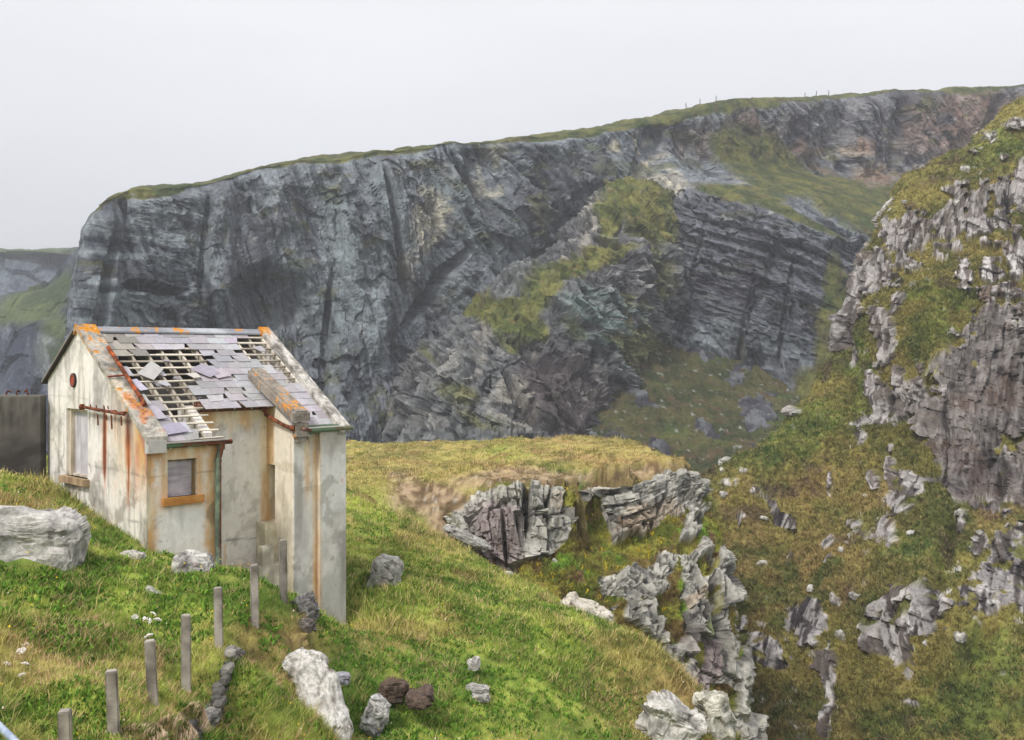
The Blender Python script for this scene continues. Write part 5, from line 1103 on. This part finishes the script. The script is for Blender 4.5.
w = bpy.data.worlds.new('World'); scene.world = w; w.use_nodes = True; nt = w.node_tree; N = nt.nodes; L = nt.links
SUN_EL, SUN_AZ = 48, 215      # azimuth the light comes from, measured clockwise from +Y
sky = N.new('ShaderNodeTexSky'); sky.sky_type = 'NISHITA'; sky.sun_disc = False; sky.sun_elevation = math.radians(SUN_EL); sky.sun_rotation = math.radians(SUN_AZ); sky.air_density = 1; sky.dust_density = 4
tc = N.new('ShaderNodeTexCoord'); sx = N.new('ShaderNodeSeparateXYZ'); L.new(tc.outputs['Generated'], sx.inputs[0])
rp = N.new('ShaderNodeValToRGB'); rp.color_ramp.elements[0].position = .0; rp.color_ramp.elements[0].color = (6.9, 7.05, 7.5, 1)
rp.color_ramp.elements[1].position = .5; rp.color_ramp.elements[1].color = (10.2, 10.2, 10.5, 1)
e = rp.color_ramp.elements.new(.14); e.color = (7.1, 7.22, 7.6, 1)
e = rp.color_ramp.elements.new(.34); e.color = (8.4, 8.45, 8.7, 1)
L.new(sx.outputs['Z'], rp.inputs[0])
cn = N.new('ShaderNodeTexNoise'); cn.inputs['Scale'].default_value = 1.6; cn.inputs['Detail'].default_value = 4
mp = N.new('ShaderNodeMapping'); mp.inputs['Scale'].default_value = (1, 1, 3.5); L.new(tc.outputs['Generated'], mp.inputs[0]); L.new(mp.outputs[0], cn.inputs['Vector'])
mr = N.new('ShaderNodeMapRange'); mr.inputs[1].default_value = .3; mr.inputs[2].default_value = .7; mr.inputs[3].default_value = .93; mr.inputs[4].default_value = 1.05; L.new(cn.outputs['Fac'], mr.inputs[0])
mm = N.new('ShaderNodeMix'); mm.data_type = 'RGBA'; mm.blend_type = 'MULTIPLY'; mm.inputs[0].default_value = 1; L.new(rp.outputs[0], mm.inputs[6]); L.new(mr.outputs[0], mm.inputs[7])
mx = N.new('ShaderNodeMix'); mx.data_type = 'RGBA'; mx.inputs[0].default_value = .93; L.new(sky.outputs[0], mx.inputs[6]); L.new(mm.outputs[2], mx.inputs[7])
bg = N['Background']; bg.inputs['Strength'].default_value = .1; L.new(mx.outputs[2], bg.inputs['Color'])
sd = bpy.data.lights.new('sun', 'SUN'); sd.energy = 2.3; sd.angle = math.radians(10); sd.color = (1, .965, .92); so = bpy.data.objects.new('sun', sd); COL.objects.link(so)
az = math.radians(SUN_AZ); el = math.radians(SUN_EL)
so.rotation_euler = Vector((math.sin(az)*math.cos(el), math.cos(az)*math.cos(el), math.sin(el))).to_track_quat('Z', 'Y').to_euler()

if HAZE:
    bm = bmesh.new(); bmesh.ops.create_cube(bm, size=1); me = bpy.data.meshes.new('haze'); bm.to_mesh(me); bm.free()
    o = bpy.data.objects.new('haze', me); COL.objects.link(o); o.scale = (3900, 3900, 160); o.location = (0, 1000, 31); tag(o, kind='stuff'); o['label'] = 'thin sea mist greying the far cliffs'
    o.display_type = 'WIRE'
    m = bpy.data.materials.new('sea_mist'); m.use_nodes = True; nt = m.node_tree; nt.nodes.clear(); out = nt.nodes.new('ShaderNodeOutputMaterial'); v = nt.nodes.new('ShaderNodeVolumePrincipled')
    v.inputs['Color'].default_value = (.93, .95, 1, 1); v.inputs['Density'].default_value = HAZE; v.inputs['Anisotropy'].default_value = .2
    nt.links.new(v.outputs[0], out.inputs['Volume']); me.materials.append(m)

cam = bpy.data.cameras.new('camera'); co = bpy.data.objects.new('camera', cam); COL.objects.link(co); scene.camera = co
co.location = (0, 0, 0); co.rotation_euler = (math.radians(90), 0, 0)
cam.sensor_width = 36; cam.lens = F/1024*36; cam.shift_y = -(370-HY)/1024; cam.clip_start = .1; cam.clip_end = 5000
scene.view_settings.view_transform = 'Standard'; scene.view_settings.look = 'None'; scene.view_settings.exposure = EXPO; scene.view_settings.gamma = 1; scene.view_settings.use_curve_mapping = False
scene.render.engine = 'CYCLES'; scene.cycles.max_bounces = 5; scene.cycles.diffuse_bounces = 3; scene.cycles.volume_bounces = 0; scene.cycles.volume_step_rate = 4; scene.cycles.volume_max_steps = 64
